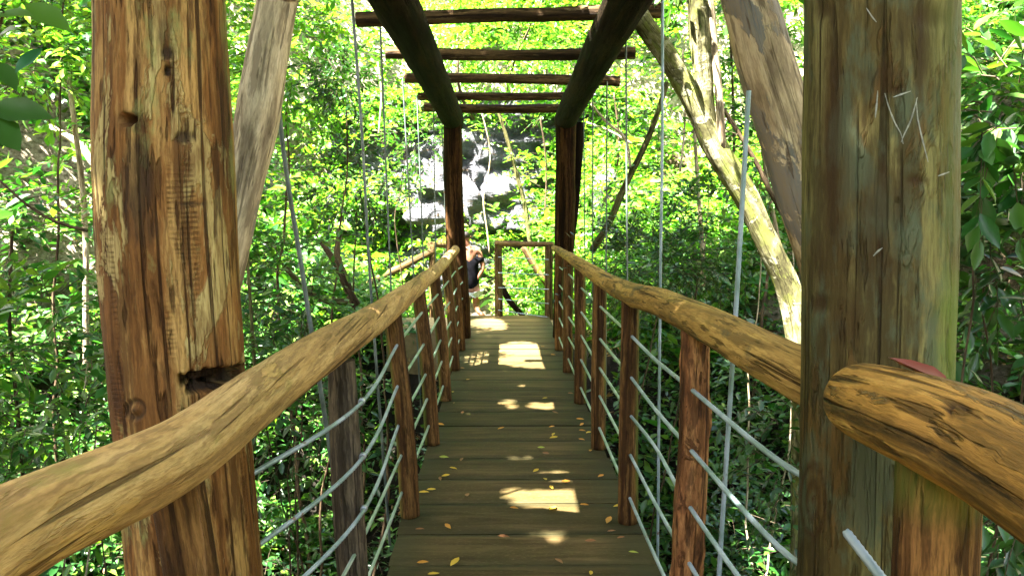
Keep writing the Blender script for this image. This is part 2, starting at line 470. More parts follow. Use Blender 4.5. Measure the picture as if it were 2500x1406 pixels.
def tube_arrays(pts, radii, seg, step, seed=0, rough=0.05, lumps=0.0, twist=0.0, carve=None, caps=True, lobes=0, lay=0.1, bend=0.0):
    pr = np.hstack([np.asarray(pts, float), np.asarray(radii, float)[:, None]])
    c = catmull(pr, step)
    ctr, r = c[:, :3], c[:, 3]
    n = len(ctr)
    tan = nrm(np.gradient(ctr, axis=0))
    s = np.concatenate([[0], np.cumsum(np.linalg.norm(np.diff(ctr, axis=0), axis=1))])
    if bend:
        bv = np.stack([fbm(np.stack([s * 0.9, s * 0 + k * 9.1, s * 0], -1), seed + 40 + k, 3) for k in range(3)], -1)
        ctr = ctr + bv * bend
    N = np.zeros((n, 3))
    ref = np.array([0, 0, 1.0]) if abs(tan[0, 2]) < 0.8 else np.array([0, -1.0, 0])
    for i in range(n):
        ref = ref - tan[i] * (ref @ tan[i])
        ref = ref / np.linalg.norm(ref)
        N[i] = ref
    B = np.cross(tan, N)
    th = np.linspace(0, 2 * math.pi, seg, endpoint=False)
    TH = th[None, :] + np.zeros((n, 1))
    S = s[:, None] + np.zeros((1, seg))
    R = r[:, None] + np.zeros((1, seg))
    if lobes:
        ph = lobes * (TH + 2 * math.pi * S / lay / lobes * 1.0)
        R = R * (0.74 + 0.30 * np.abs(np.cos(ph / 2)))
    gx, gy = np.cos(TH + twist * S), np.sin(TH + twist * S)
    q = np.stack([gx, gy, S], -1)
    if rough:
        rr = r.mean()
        R = R * (1 + rough * fbm(q * np.array([1.3, 1.3, 2.6]) + seed * 3.7, seed, 4) * 2
                 + rough * 0.35 * fbm(q * np.array([7, 7, 3.0]) + seed, seed + 5, 3) * 2)
    if lumps:
        k = fbm(q * np.array([1.6, 1.6, 7.0]) + seed * 1.3, seed + 9, 3)
        R = R * (1 + lumps * np.clip(k - 0.05, 0, 1) * 3)
    Vv = ctr[:, None, :] + R[..., None] * (np.cos(TH)[..., None] * N[:, None, :] + np.sin(TH)[..., None] * B[:, None, :])
    stain_shade = np.zeros((n, seg))
    algae = np.zeros((n, seg))
    if carve is not None:
        mult, stain_shade, algae = carve(Vv, ctr[:, None, :] + 0 * Vv)
        R = R * mult
        Vv = ctr[:, None, :] + R[..., None] * (np.cos(TH)[..., None] * N[:, None, :] + np.sin(TH)[..., None] * B[:, None, :])
    grain = np.stack([gx * r[:, None], gy * r[:, None], S], -1) + np.array([seed * 0.71, seed * 0.37, seed * 1.93])
    V = Vv.reshape(-1, 3)
    G = grain.reshape(-1, 3)
    st, al = stain_shade.ravel(), algae.ravel()
    i = np.arange(n - 1)[:, None] * seg
    j = np.arange(seg)[None, :]
    j2 = (j + 1) % seg
    F = np.stack([i + j, i + j2, i + seg + j2, i + seg + j], -1).reshape(-1, 4)
    if caps:
        ex, eg, ef = [], [], []
        base = len(V)
        for end, sgn in ((0, -1), (n - 1, 1)):
            ring = Vv[end]
            mid = ring.mean(0)
            prev = np.arange(seg) + end * seg
            for fr, off in ((0.9, 0.05), (0.45, 0.07)):
                idx = base + len(ex) * 0
                nr = mid + (ring - mid) * fr + tan[end] * sgn * r[end] * off
                start = base + sum(len(x) for x in ex)
                ex.append(nr)
                eg.append(grain[end] * np.array([fr, fr, 1]) + np.array([(1 - fr) * seed * 0.71, 0, 0]))
                cur = np.arange(seg) + start
                a, b = prev, cur
                q4 = np.stack([a, np.roll(a, -1), np.roll(b, -1), b], -1)
                ef.append(q4 if sgn > 0 else q4[:, ::-1])
                prev = cur
            start = base + sum(len(x) for x in ex)
            ex.append((mid + tan[end] * sgn * r[end] * 0.07)[None])
            eg.append(np.array([[seed * 0.71, seed * 0.37, s[end] + seed * 1.93]]))
            k = np.arange(0, seg, 2)
            q4 = np.stack([prev[k], prev[(k + 1) % seg], prev[(k + 2) % seg], np.full(len(k), start)], -1)
            ef.append(q4 if sgn > 0 else q4[:, ::-1])
        V = np.vstack([V] + ex)
        G = np.vstack([G] + eg)
        F = np.vstack([F] + ef)
        st = np.concatenate([st, np.full(len(V) - len(st), 0.25)])
        al = np.concatenate([al, np.zeros(len(V) - len(al))])
    return V, F, {'grain': G, 'stain_shade': st, 'algae': al}


def log(name, pts, radii, mat, parent, seed=0, seg=20, step=0.06, **kw):
    okw = {k: kw.pop(k) for k in ('label', 'cat', 'group', 'kind') if k in kw}
    if np.isscalar(radii):
        radii = [radii] * len(pts)
    V, F, A = tube_arrays(pts, radii, seg + seg % 2, step, seed, **kw)
    return mk(name, V, F, mat, parent, True, A, **okw)


def rope(name, pts, r, mat, parent, near=True, step=None, **kw):
    if near:
        V, F, A = tube_arrays(pts, [r] * len(pts), 20, step or 0.006, 0, 0, 0, 0, None, False, 5, 0.011)
    else:
        V, F, A = tube_arrays(pts, [r] * len(pts), 6, step or 0.2, 0, 0, 0, 0, None, False)
    return mk(name, V, F, mat, parent, True, None, **kw)


# ------------------------------------------------------------------ leaves
LEAF_T = {
    0: (np.array([[0, 0, 0], [.22, .30, .02], [.22, 0, -.05], [.22, -.30, .02], [.52, .42, .0], [.52, 0, -.09], [.52, -.42, .0],
                  [.80, .24, -.06], [.80, 0, -.11], [.80, -.24, -.06], [1, 0, -.17]], float),
        np.array([[0, 2, 1], [0, 3, 2], [1, 2, 5], [1, 5, 4], [2, 3, 6], [2, 6, 5], [4, 5, 8], [4, 8, 7], [5, 6, 9], [5, 9, 8], [7, 8, 10], [8, 9, 10]])),
    1: (np.array([[0, 0, 0], [.42, .46, .05], [.48, 0, -.06], [.42, -.46, .05], [.78, .27, -.02], [.78, -.27, -.02], [1, 0, -.12]], float),
        np.array([[0, 2, 1], [0, 3, 2], [1, 2, 4], [2, 5, 4], [2, 3, 5], [4, 5, 6]])),
    2: (np.array([[0, 0, 0], [.45, .5, .05], [.45, -.5, .05], [1, 0, -.08]], float),
        np.array([[0, 2, 1], [1, 2, 3]])),
}


def leaf_geo(pos, d, n, ln, wr, lod):
    T, F = LEAF_T[lod]
    d = nrm(d)
    n = nrm(n - d * np.sum(n * d, -1, keepdims=True))
    s = np.cross(n, d)
    V = (pos[:, None, :] + ln[:, None, None] * (T[None, :, 0:1] * d[:, None, :] + T[None, :, 1:2] * wr[:, None, None] * s[:, None, :] + T[None, :, 2:3] * n[:, None, :]))
    k = len(T)
    Fa = (np.arange(len(pos))[:, None, None] * k + F[None]).reshape(-1, 3)
    return V.reshape(-1, 3), Fa


def sprays(rng, O, D, L, J, lsize, droop=0.35, jit=0.3, wr=0.46):
    S = len(O)
    t = (np.arange(J) + 0.6) / J
    D = nrm(D)
    up = np.array([0, 0, 1.0])
    nb = nrm(up[None] * 0.9 + rng.normal(0, 0.35, (S, 3)))
    side = nrm(np.cross(D, nb))
    L2 = L[:, None, None]
    tt = t[None, :, None]
    pos = O[:, None, :] + D[:, None, :] * L2 * tt - up * (droop * L2 * tt * tt)
    sg = np.where(np.arange(J) % 2 == 0, 1.0, -1.0)[None, :, None]
    last = (np.arange(J) == J - 1)[None, :, None]
    d = D[:, None, :] * 0.65 + side[:, None, :] * sg * np.where(last, 0.1, 0.85) - up * 0.22 * droop * 2 + rng.normal(0, jit, (S, J, 3))
    n = nb[:, None, :] + rng.normal(0, jit * 0.9, (S, J, 3))
    ln = np.asarray(lsize)[:, None] * rng.uniform(0.65, 1.25, (S, J))
    w = rng.uniform(0.8, 1.2, (S, J)) * wr
    tip = O + D * L[:, None] - up * droop * L[:, None]
    midp = O + D * L[:, None] * 0.5 - up * droop * L[:, None] * 0.25
    return (pos.reshape(-1, 3), d.reshape(-1, 3), n.reshape(-1, 3), ln.ravel(), w.ravel()), (O, midp, tip)


def twig_geo(tw, r):
    A, Bm, C = tw
    S = len(A)
    ang = np.array([0, 2.094, 4.189])
    dirs = nrm(C - A)
    ref = np.where(np.abs(dirs[:, 2:3]) < 0.8, np.array([[0, 0, 1.0]]), np.array([[1.0, 0, 0]]))
    x = nrm(np.cross(dirs, ref))
    y = np.cross(dirs, x)
    rr = np.broadcast_to(np.asarray(r, float), (S,))
    rings = []
    for p, f in ((A, 1.0), (Bm, 0.8), (C, 0.3)):
        rings.append(p[:, None, :] + (rr[:, None, None] * f) * (np.cos(ang)[None, :, None] * x[:, None, :] + np.sin(ang)[None, :, None] * y[:, None, :]))
    V = np.stack(rings, 1).reshape(-1, 3)
    f = []
    for k in range(2):
        for j in range(3):
            a, b = k * 3 + j, k * 3 + (j + 1) % 3
            f += [[a, b, b + 3], [a, b + 3, a + 3]]
    F = (np.arange(S)[:, None, None] * 9 + np.array(f)[None]).reshape(-1, 3)
    return V, F


def foliage(name, rng, O, D, L, J, lsize, lod, mat, bark=None, parent=None, droop=0.35, jit=0.3, wr=0.46, twig=0.004, **kw):
    lf, tw = sprays(rng, O, D, L, J, np.broadcast_to(np.asarray(lsize, float), (len(O),)), droop, jit, wr)
    V, F = leaf_geo(*lf, lod)
    mats = [mat]
    mi = np.zeros(len(F), int)
    if bark is not None:
        V2, F2 = twig_geo(tw, twig)
        F = np.vstack([F, F2 + len(V)])
        V = np.vstack([V, V2])
        mats.append(bark)
        mi = np.concatenate([mi, np.ones(len(F2), int)])
    return mk(name, V, F, mats, parent, False, None, mi, **kw)


TWIG = simple('twig_bark', (0.065, 0.048, 0.025), 0.8, 0.4, 30)
TWIG_P = simple('twig_bark_pale', (0.30, 0.24, 0.15), 0.8, 0.4, 30)


# ================================================================== LARGE STRUCTURE
def terrain(x, y):
    base = -3.7 + 0.5 * fbm(np.stack([x * 0.35, y * 0.35, x * 0], -1), 3, 4)
    sp = lambda v: np.log1p(np.exp(np.clip(v * 2.2, -30, 30))) / 2.2
    far = sst(7.6, 10.9, y)
    near = 1 - sst(-0.5, 1.8, y)
    z = base * (1 - far) * (1 - near) + (-0.5) * np.maximum(far, near)
    z = z + 1.08 * sp(-x - 2.5) + 0.98 * sp(x - 2.7) * (1 - 0.4 * near)
    hill = 0.55 * np.maximum(0, y - 13.9) + 3.4 * sst(15.6, 17.4, y)
    z = z + hill
    z = z + 0.28 * fbm(np.stack([x * 0.9, y * 0.9, x * 0 + 4], -1), 8, 4) * (0.4 + 0.6 * np.clip(np.hypot(x, y - 12) / 3 - 0.6, 0, 1))
    pm = sst(11.2, 11.7, y) * (1 - sst(13.6, 14.4, y)) * sst(-4.5, -3.2, x) * (1 - sst(0.6, 1.4, x))
    z = z * (1 - pm) + (-0.56) * pm
    dk = (np.abs(x) < 1.1) & (y < 11.6)
    z = np.where(dk, np.minimum(z, -0.45), z)
    return z


def grid_faces(nx, ny):
    i = np.arange(ny - 1)[:, None] * nx
    j = np.arange(nx - 1)[None, :]
    return np.stack([i + j, i + j + 1, i + nx + j + 1, i + nx + j], -1).reshape(-1, 4)


ax = np.concatenate([np.linspace(-90, -16, 24, endpoint=False), np.linspace(-16, 16, 170), np.linspace(16, 90, 25)[1:]])
ay = np.concatenate([np.linspace(-60, -6, 18, endpoint=False), np.linspace(-6, 30, 190), np.linspace(30, 140, 24)[1:]])
GX, GY = np.meshgrid(ax, ay)
GZ = terrain(GX, GY)
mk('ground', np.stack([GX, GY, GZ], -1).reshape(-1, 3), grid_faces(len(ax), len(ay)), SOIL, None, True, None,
   label='forest soil with leaf litter, its ravine floor painted near black for shade', kind='structure')

# rock face behind the bridge end
ru, rv = 150, 120
U, Vv_ = np.meshgrid(np.linspace(-4.2, 3.2, ru), np.linspace(0, 1, rv))
Zr = -0.7 + Vv_ * 4.6
q = np.stack([U, Zr, U * 0], -1)
strata = np.sin((Zr + 0.35 * fbm(q * 0.9, 21, 3) + U * 0.12) * 5.2)
ledge = sst(-0.2, 0.5, strata)
block = vn(np.stack([U * 1.1 + 0.5 * fbm(q, 4), np.floor(Zr * 1.7 + 0.6 * fbm(q * 0.5, 2)), U * 0], -1), 31)
Yr = 14.75 + 0.36 * Zr - 0.13 * ledge - 0.17 * block - 0.5 * fbm(q * 1.2, 25, 5) - 0.22 * fbm(q * 4, 26, 4)
edge = np.maximum(np.abs(U + 0.5) - 2.9, 0)
Yr = Yr + edge * 1.5
rock = mk('rock_face', np.stack([U, Yr, Zr], -1).reshape(-1, 3), grid_faces(ru, rv), ROCK, None, True, None,
          label='grey layered limestone face behind the far end of the bridge', kind='structure')

# path with two earth steps at the far end
pv, pf = [], []


def box_geo(x0, x1, y0, y1, z0, z1):
    b = len(pv)
    for z in (z0, z1):
        for (x, y) in ((x0, y0), (x1, y0), (x1, y1), (x0, y1)):
            pv.append((x, y, z))
    for f in ((0, 3, 2, 1), (4, 5, 6, 7), (0, 1, 5, 4), (1, 2, 6, 5), (2, 3, 7, 6), (3, 0, 4, 7)):
        pf.append([b + i for i in f])


box_geo(-1.6, 0.85, 10.4, 11.55, -0.9, -0.052)
box_geo(-1.5, 0.10, 11.552, 12.55, -0.9, -0.20)
box_geo(-1.6, 0.10, 12.552, 13.9, -0.9, -0.46)
DIRT = simple('trodden_dirt', (0.19, 0.14, 0.075), 0.9, 0.4, 9, 0.5)
mk('path', pv, pf, DIRT, None, False, None, label='trodden earth path stepping down beyond the bridge', kind='structure')

# ================================================================== FOOTBRIDGE
bridge = empty('footbridge', (0.06, 0.0, 0.0), 'rustic log footbridge with rope sides and plank deck crossing the ravine', 'footbridge')

# deck planks
rng = np.random.default_rng(5)
joint_y = [1406, 1325, 1245, 1185, 1130, 1085, 1046, 1010, 984, 957, 931, 906, 886]
joints = [1.53 * FPX / (y - 517) for y in joint_y]
ys = list(joints)
while ys[0] > -1.6:
    ys.insert(0, ys[0] - 0.37 - rng.uniform(-0.03, 0.03))
while ys[-1] < 11.35:
    ys.append(ys[-1] + 0.36 + rng.uniform(-0.03, 0.03))
for k in range(len(ys) - 1):
    y0, y1 = ys[k] + 0.004, ys[k + 1] - 0.004
    xl = -0.505 + rng.uniform(-0.03, 0.01)
    xr = 0.65 + rng.uniform(-0.01, 0.035)
    nx, ny = 26, 7
    gx = np.linspace(xl, xr, nx)
    gy = np.linspace(y0, y1, ny)
    X, Y = np.meshgrid(gx, gy)
    dz = rng.uniform(-0.004, 0.003)
    Zt = dz + 0.004 * fbm(np.stack([X * 3 + k * 5, Y * 5, X * 0], -1), 50) + rng.uniform(-0.01, 0.01) * (Y - (y0 + y1) / 2)
    ex = np.minimum(Y - y0, y1 - Y)
    Zt = Zt - 0.007 * (ex < 1e-4)
    wob = 0.005 * fbm(np.stack([X * 4 + k, Y * 0 + k * 3, X * 0], -1), 60, 3)
    Yw = Y + np.where(ex < 1e-4, wob, 0)
    top = np.stack([X, Yw, Zt], -1).reshape(-1, 3)
    F = [list(f) for f in grid_faces(nx, ny)]
    # skirt
    b = list(range(nx)) + [r * nx + nx - 1 for r in range(1, ny)] + [(ny - 1) * nx + c for c in range(nx - 2, -1, -1)] + [r * nx for r in range(ny - 2, 0, -1)]
    low = top[b].copy()
    low[:, 2] = -0.048
    o0 = len(top)
    for i in range(len(b)):
        j = (i + 1) % len(b)
        F.append([b[j], b[i], o0 + i, o0 + j])
    F.append([o0 + i for i in range(len(b))][::-1])
    V = np.vstack([top, low])
    xc = V[:, 0] - 0.07
    stain_shade = sst(0.30, 0.56, np.abs(xc) + 0.05 * fbm(np.stack([V[:, 0] * 3, V[:, 1] * 3, V[:, 0] * 0], -1), 12)) * 0.95
    stain_shade = np.maximum(stain_shade, 0.8 * (np.minimum(np.abs(V[:, 1] - y0), np.abs(V[:, 1] - y1)) < 0.012))
    dust = sst(6.8, 9.0, V[:, 1]) * (1 - stain_shade)
    mk('deck_plank', V, F, DECK, bridge, False, {'grain': V + np.array([k * 1.7, k * 0.9, 0]), 'stain_shade': stain_shade, 'dust': dust})

# stringers and cross bearers under the deck
for x in (-0.36, 0.07, 0.50):
    log('deck_beam', [(x, -1.6, -0.13), (x, 4, -0.15), (x, 10.4, -0.13)], 0.075, W_BEAM, bridge, seed=int(x * 100) + 50, seg=12, step=0.4)


# --- near left post with its photograph features
def post_left_carve(V, C):
    px, py, _ = proj(V)
    front = (V[..., 1] < C[..., 1] + 0.02)
    mult = np.ones(px.shape)
    stain_shade = np.zeros(px.shape)
    algae = np.zeros(px.shape)

    def blob(cx, cy, rx, ry, soft=0.35):
        d = np.hypot((px - cx) / rx, (py - cy) / ry)
        return (1 - sst(1 - soft, 1 + soft, d)) * front
    h = blob(313, 291, 19, 15, 0.15)
    mult -= 0.38 * h
    stain_shade = np.maximum(stain_shade, h)  # hole also darkened in the colour, for the shade inside it
    ring = blob(316, 300, 34, 30)
    mult += 0.012 * ring * (1 - h)
    stain_shade = np.maximum(stain_shade, 0.35 * ring)
    k = blob(408, 128, 16, 20)
    mult -= 0.05 * k
    stain_shade = np.maximum(stain_shade, 0.9 * k)
    k = blob(410, 172, 9, 14)
    mult -= 0.10 * k
    stain_shade = np.maximum(stain_shade, k)
    k = blob(402, 85, 15, 40)
    stain_shade = np.maximum(stain_shade, 0.6 * k)
    k = blob(450, 335, 24, 16)
    mult -= 0.05 * k
    stain_shade = np.maximum(stain_shade, 0.75 * k)
    stain_shade = np.maximum(stain_shade, 0.62 * blob(332, 440, 40, 105, 0.25))
    stain_shade = np.maximum(stain_shade, 0.45 * blob(350, 560, 40, 40, 0.4))
    k = blob(470, 497, 30, 6, 0.4)
    mult -= 0.02 * k
    stain_shade = np.maximum(stain_shade, 0.7 * k)
    stain_shade = np.maximum(stain_shade, 0.35 * blob(545, 260, 22, 230, 0.5))
    # split slab with the dark slot under it
    top = 914 - (px - 440) * 0.17 + 6 * vn(np.stack([px * 0.06, px * 0, px * 0], -1), 3)
    inx = sst(432, 444, px) * (1 - sst(592, 604, px))
    slot = inx * sst(top - 2, top + 3, py) * (1 - sst(top + 22 + (px - 440) * 0.12, top + 30 + (px - 440) * 0.12, py)) * front
    mult -= 0.34 * slot
    stain_shade = np.maximum(stain_shade, slot)  # shade of the cut painted dark over the carved slot
    slot2 = sst(450, 462, px) * (1 - sst(560, 575, px)) * sst(940, 944, py + (px - 450) * 0.2) * (1 - sst(958, 966, py + (px - 450) * 0.12)) * front
    mult -= 0.28 * slot2
    stain_shade = np.maximum(stain_shade, slot2)  # same painted shade in the lower slot
    slab = sst(432, 446, px) * (1 - sst(top - 6, top + 1, py)) * sst(560, 760, py) * front
    mult += 0.028 * slab
    kd = np.hypot((px - 330) / 30, (py - 1000) / 30)
    kn = (1 - sst(0.9, 1.2, kd)) * front
    mult += 0.04 * kn * np.cos(kd * 5)
    stain_shade = np.maximum(stain_shade, kn * (0.35 + 0.35 * np.cos(kd * 9)))
    mult += 0.02 * blob(230, 100, 40, 90) * 0
    return mult, np.clip(stain_shade, 0, 1), algae


YL = 1.85
pl0, pl1, pl2 = P(393, 0, YL), P(430, 850, YL), P(470, 1300, YL)
dtop = (pl0 - pl1)
dbot = (pl2 - pl1)
pt = pl0 + dtop * ((2.80 - pl0[2]) / dtop[2])
pb = pl2 + dbot * ((-0.9 - pl2[2]) / dbot[2])
post_L = log('portal_post', [pt, pl0, P(404, 430, YL), pl1, pl2, pb], [0.139, 0.141, 0.153, 0.154, 0.156, 0.16], W_POST_L, bridge, seed=3, seg=200, step=0.0075,
             rough=0.022, carve=post_left_carve, label='near left post, peeled tan and red brown with a slot cut above the handrail')


def post_right_carve(V, C):
    px, py, _ = proj(V)
    front = (V[..., 1] < C[..., 1] + 0.06)
    mult = np.ones(px.shape)
    stain_shade = np.zeros(px.shape)

    def blob(cx, cy, rx, ry, soft=0.35):
        d = np.hypot((px - cx) / rx, (py - cy) / ry)
        return (1 - sst(1 - soft, 1 + soft, d)) * front
    for cx, cy, rx, ry, s in ((2030, 300, 26, 250, .55), (2060, 520, 26, 170, .5), (2160, 480, 50, 90, .55), (2150, 190, 45, 26, .5), (2190, 218, 18, 8, .9),
                              (2010, 20, 22, 26, .8), (2270, 40, 40, 28, .7), (2240, 440, 26, 12, .8), (2000, 740, 18, 22, .8), (2070, 790, 34, 60, .6),
                              (2150, 610, 40, 100, .5), (2260, 140, 22, 90, .45), (1990, 640, 30, 60, .4), (2120, 1180, 60, 130, .3)):
        k = blob(cx, cy, rx, ry, 0.6)
        stain_shade = np.maximum(stain_shade, s * k)
        if s > .65:
            mult -= 0.035 * k
    kd = np.hypot((px - 1985) / 34, (py - 1220) / 95)
    kn = (1 - sst(0.9, 1.2, kd)) * front
    stain_shade = np.maximum(stain_shade, kn * np.clip(0.3 + 0.5 * np.cos(kd * 14), 0, 1))
    kn = blob(2270, 720, 46, 44, .5)
    mult += 0.03 * kn
    algae = sst(2255, 2320, px + 14 * vn(np.stack([py * 0.02, px * 0.0, px * 0], -1), 5)) * sst(560, 760, py) * (1 - sst(960, 1100, py)) * 0.95
    algae = np.maximum(algae, 0.35 * sst(2240, 2330, px) * (1 - sst(560, 760, py)))
    return mult, np.clip(stain_shade, 0, 1), algae


YR = 1.55
pr0, pr1, pr2 = P(2148, 0, YR), P(2141, 700, YR), P(2124, 1300, YR)
pt = pr0 + (pr0 - pr1) * ((2.80 - pr0[2]) / (pr0 - pr1)[2])
pb = pr2 + (pr2 - pr1) * ((-0.9 - pr2[2]) / (pr2 - pr1)[2])
post_R = log('portal_post', [pt, pr0, pr1, pr2, pb], [0.140, 0.141, 0.144, 0.143, 0.147], W_POST_R, bridge, seed=11, seg=200, step=0.0075,
             rough=0.018, carve=post_right_carve, label='near right post, olive grey with green algae and pale scratched strokes')

# scratched strokes on the right post
me = post_R.data
bvh = BVHTree.FromPolygons([v.co[:] for v in me.vertices], [p.vertices[:] for p in me.polygons])
CHALK = simple('pale_scratch', (0.17, 0.175, 0.14), 0.8, 0.5, 90)
strokes = [[(2143, 222), (2141, 250), (2137, 288)], [(2160, 228), (2170, 262), (2185, 300), (2200, 328), (2205, 352)], [(2180, 238), (2200, 231), (2224, 223)],
           [(2240, 238), (2225, 290), (2207, 330), (2200, 348)], [(2237, 240), (2241, 290), (2252, 340), (2266, 396)], [(2115, 20), (2128, 40), (2140, 55)],
           [(2132, 625), (2145, 612), (2155, 605)], [(2290, 430), (2318, 420)]]
for sk in strokes:
    pts = catmull([np.array([a, b, 0.0]) for a, b in sk], 6)
    V, F = [], []
    for i, (a, b, _) in enumerate(pts):
        tdir = pts[min(i + 1, len(pts) - 1)] - pts[max(i - 1, 0)]
        nx, ny = -tdir[1], tdir[0]
        ll = math.hypot(nx, ny)
        w = 2.1 * (0.35 + 0.65 * math.sin(math.pi * (i + 0.6) / (len(pts) + 0.2))) * random.Random(i * 7 + int(sk[0][0])).uniform(0.7, 1.2)
        row = []
        for sg in (-1, 1):
            d = P(a + nx / ll * w * sg, b + ny / ll * w * sg, 1.0) - EYE
            hit = bvh.ray_cast(Vector(EYE), Vector(d / np.linalg.norm(d)))[0]
            if hit is None:
                break
            row.append(np.array(hit) - d / np.linalg.norm(d) * 0.0018)
        if len(row) == 2:
            V += row
    for i in range(len(V) // 2 - 1):
        F.append([2 * i, 2 * i + 1, 2 * i + 3, 2 * i + 2])
    if F:
        mk('scratch', V, F, CHALK, post_R, False)

# --- far posts
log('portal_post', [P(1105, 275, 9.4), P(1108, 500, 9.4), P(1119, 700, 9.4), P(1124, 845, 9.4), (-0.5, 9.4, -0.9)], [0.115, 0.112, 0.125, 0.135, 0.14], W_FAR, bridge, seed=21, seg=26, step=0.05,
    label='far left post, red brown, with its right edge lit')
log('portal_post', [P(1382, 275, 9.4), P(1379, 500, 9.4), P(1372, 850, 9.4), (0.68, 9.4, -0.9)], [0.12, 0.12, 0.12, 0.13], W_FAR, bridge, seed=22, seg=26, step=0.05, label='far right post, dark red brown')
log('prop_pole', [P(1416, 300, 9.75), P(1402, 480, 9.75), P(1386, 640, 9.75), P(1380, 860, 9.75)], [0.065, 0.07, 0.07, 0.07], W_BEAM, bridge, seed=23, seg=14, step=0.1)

# --- top beams
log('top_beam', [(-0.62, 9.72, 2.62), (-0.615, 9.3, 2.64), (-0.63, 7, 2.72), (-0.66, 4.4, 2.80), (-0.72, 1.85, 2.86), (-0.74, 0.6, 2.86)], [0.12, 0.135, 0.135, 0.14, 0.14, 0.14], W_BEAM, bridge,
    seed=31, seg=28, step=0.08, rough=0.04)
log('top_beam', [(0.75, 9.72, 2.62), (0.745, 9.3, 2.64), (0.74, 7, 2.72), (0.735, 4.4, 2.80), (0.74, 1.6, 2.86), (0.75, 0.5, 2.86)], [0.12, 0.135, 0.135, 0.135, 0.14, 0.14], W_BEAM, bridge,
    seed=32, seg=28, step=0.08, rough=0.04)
# --- cross logs over the beams
cross = [((873, 47), (1611, 32), 5.7, .052), ((944, 132), (1547, 130), 6.9, .052), ((988, 190), (1510, 200), 8.1, .052), ((1020, 236), (1400, 236), 8.9, .047), ((1035, 263), (1420, 263), 9.5, .055)]
for i, (a, b, y, r) in enumerate(cross):
    log('cross_log', [P(*a, y), P((a[0] + b[0]) / 2, (a[1] + b[1]) / 2 + (-3, 4, -2, 2, 3)[i], y), P(*b, y)], [r, r * 0.95, r], W_CROSS, bridge, seed=41 + i, seg=16, step=0.05, rough=0.11, bend=0.02)
for i, y in enumerate((4.5, 3.3, 2.1)):
    log('cross_log', [(-1.1, y, 3.03), (0, y, 3.04), (1.1, y, 3.03)], 0.05, W_CROSS, bridge, seed=51 + i, seg=14, step=0.08, rough=0.1, bend=0.02)

# --- diagonal brace poles
bl = [P(697, -60, 2.95), P(678, 0, 3.0), P(652, 150, 3.0), P(628, 300, 3.0), P(600, 440, 3.0), P(560, 620, 3.0), P(470, 1000, 3.0), P(400, 1350, 3.0)]
bl = [bl[0] + (bl[0] - bl[1]) * 4.5] + bl
log('brace_pole', bl, [.074, .074, .075, .078, .082, .072, .07, .07, .07], W_BRACE_L, bridge, seed=61, seg=40, step=0.03, rough=0.045, label='pale pinkish brace pole leaning behind the near left post')
br = [P(1800, -80, 2.8), P(1828, 0, 2.8), P(1868, 150, 2.8), P(1915, 300, 2.8), P(1965, 480, 2.8), P(2030, 700, 2.8), P(2120, 1100, 2.8)]
br = [br[0] + (br[0] - br[1]) * 3.4] + br
log('brace_pole', br, [.09, .09, .092, .10, .10, .095, .09, .09], W_BRACE_R, bridge, seed=62, seg=40, step=0.03, rough=0.04, label='grey blotched tan brace pole leaning behind the near right post')

# --- handrails
LR = [(-0.50, 0.15, 1.24), P(0, 1312, 0.84), P(430, 1110, 1.3), P(700, 917, 1.96), P(842, 822, 2.6), P(900, 788, 3.15), P(957, 746, 3.79), P(1000, 713, 4.5), P(1042, 680, 5.6), P(1078, 648, 7.0), P(1112, 610, 9.05)]
log('handrail', LR, [.055, .057, .062, .064, .064, .064, .062, .058, .055, .052, .05], W_RAIL_L, bridge, seed=71, seg=64, step=0.02, rough=0.05, twist=0.9, bend=0.006,
    label='left handrail, a smooth tan log with long dark checks')
RR = [P(1354, 605, 9.5), P(1385, 624, 7.3), P(1432, 655, 5.6), P(1500, 697, 4.33), P(1540, 717, 3.7), P(1620, 748, 3.0), P(1700, 785, 2.49), P(1800, 836, 2.06), P(1900, 893, 1.80), P(1955, 925, 1.70), P(2040, 972, 1.60)]
log('handrail', RR, [.036, .044, .05, .054, .056, .057, .057, .058, .060, .061, .061], W_RAIL_R, bridge, seed=72, seg=56, step=0.02, rough=0.065, twist=0.3, bend=0.016,
    label='right handrail, ochre log with grey patches, broken off at the post')


def nr_carve(V, C):
    px, py, _ = proj(V)
    mult = np.ones(px.shape)
    st = np.zeros(px.shape)
    kd = np.hypot((px - 2338) / 30, (py - 1000) / 17)
    kn = (1 - sst(0.85, 1.2, kd))
    mult += 0.06 * kn * np.cos(kd * 4)
    st = np.maximum(st, kn * np.clip(0.4 + 0.5 * np.cos(kd * 8), 0, 1))
    k2 = 0.5 * (1 - sst(0.6, 1.2, np.hypot((px - 2068) / 14, (py - 992) / 6)))
    return mult, st, 0 * st


log('handrail', [P(2092, 972, 1.30), P(2125, 985, 1.22), P(2300, 1048, 0.985), P(2480, 1136, 0.85), (0.56, 0.45, 1.235), (0.56, 0.1, 1.24)], [.054, .064, .067, .067, .067, .067], W_RAIL_N, bridge,
    seed=75, seg=72, step=0.012, rough=0.03, carve=nr_carve, label='short near right handrail, golden log with grey streaks and a knot')

# --- balusters
def rail_z(R, y):
    R = np.array(R)
    k = np.argsort(R[:, 1])
    return np.interp(y, R[k, 1], R[k, 2]), np.interp(y, R[k, 1], R[k, 0])


def alg(side):
    def f(V, C):
        one = np.ones(V.shape[:2])
        u = (V[..., 0] - C[..., 0]) * side / 0.045
        return one, 0 * one, 0.7 * sst(0.55, 0.95, u + 0.25 * vn(V * np.array([9, 9, 4.0]), 4))
    return f


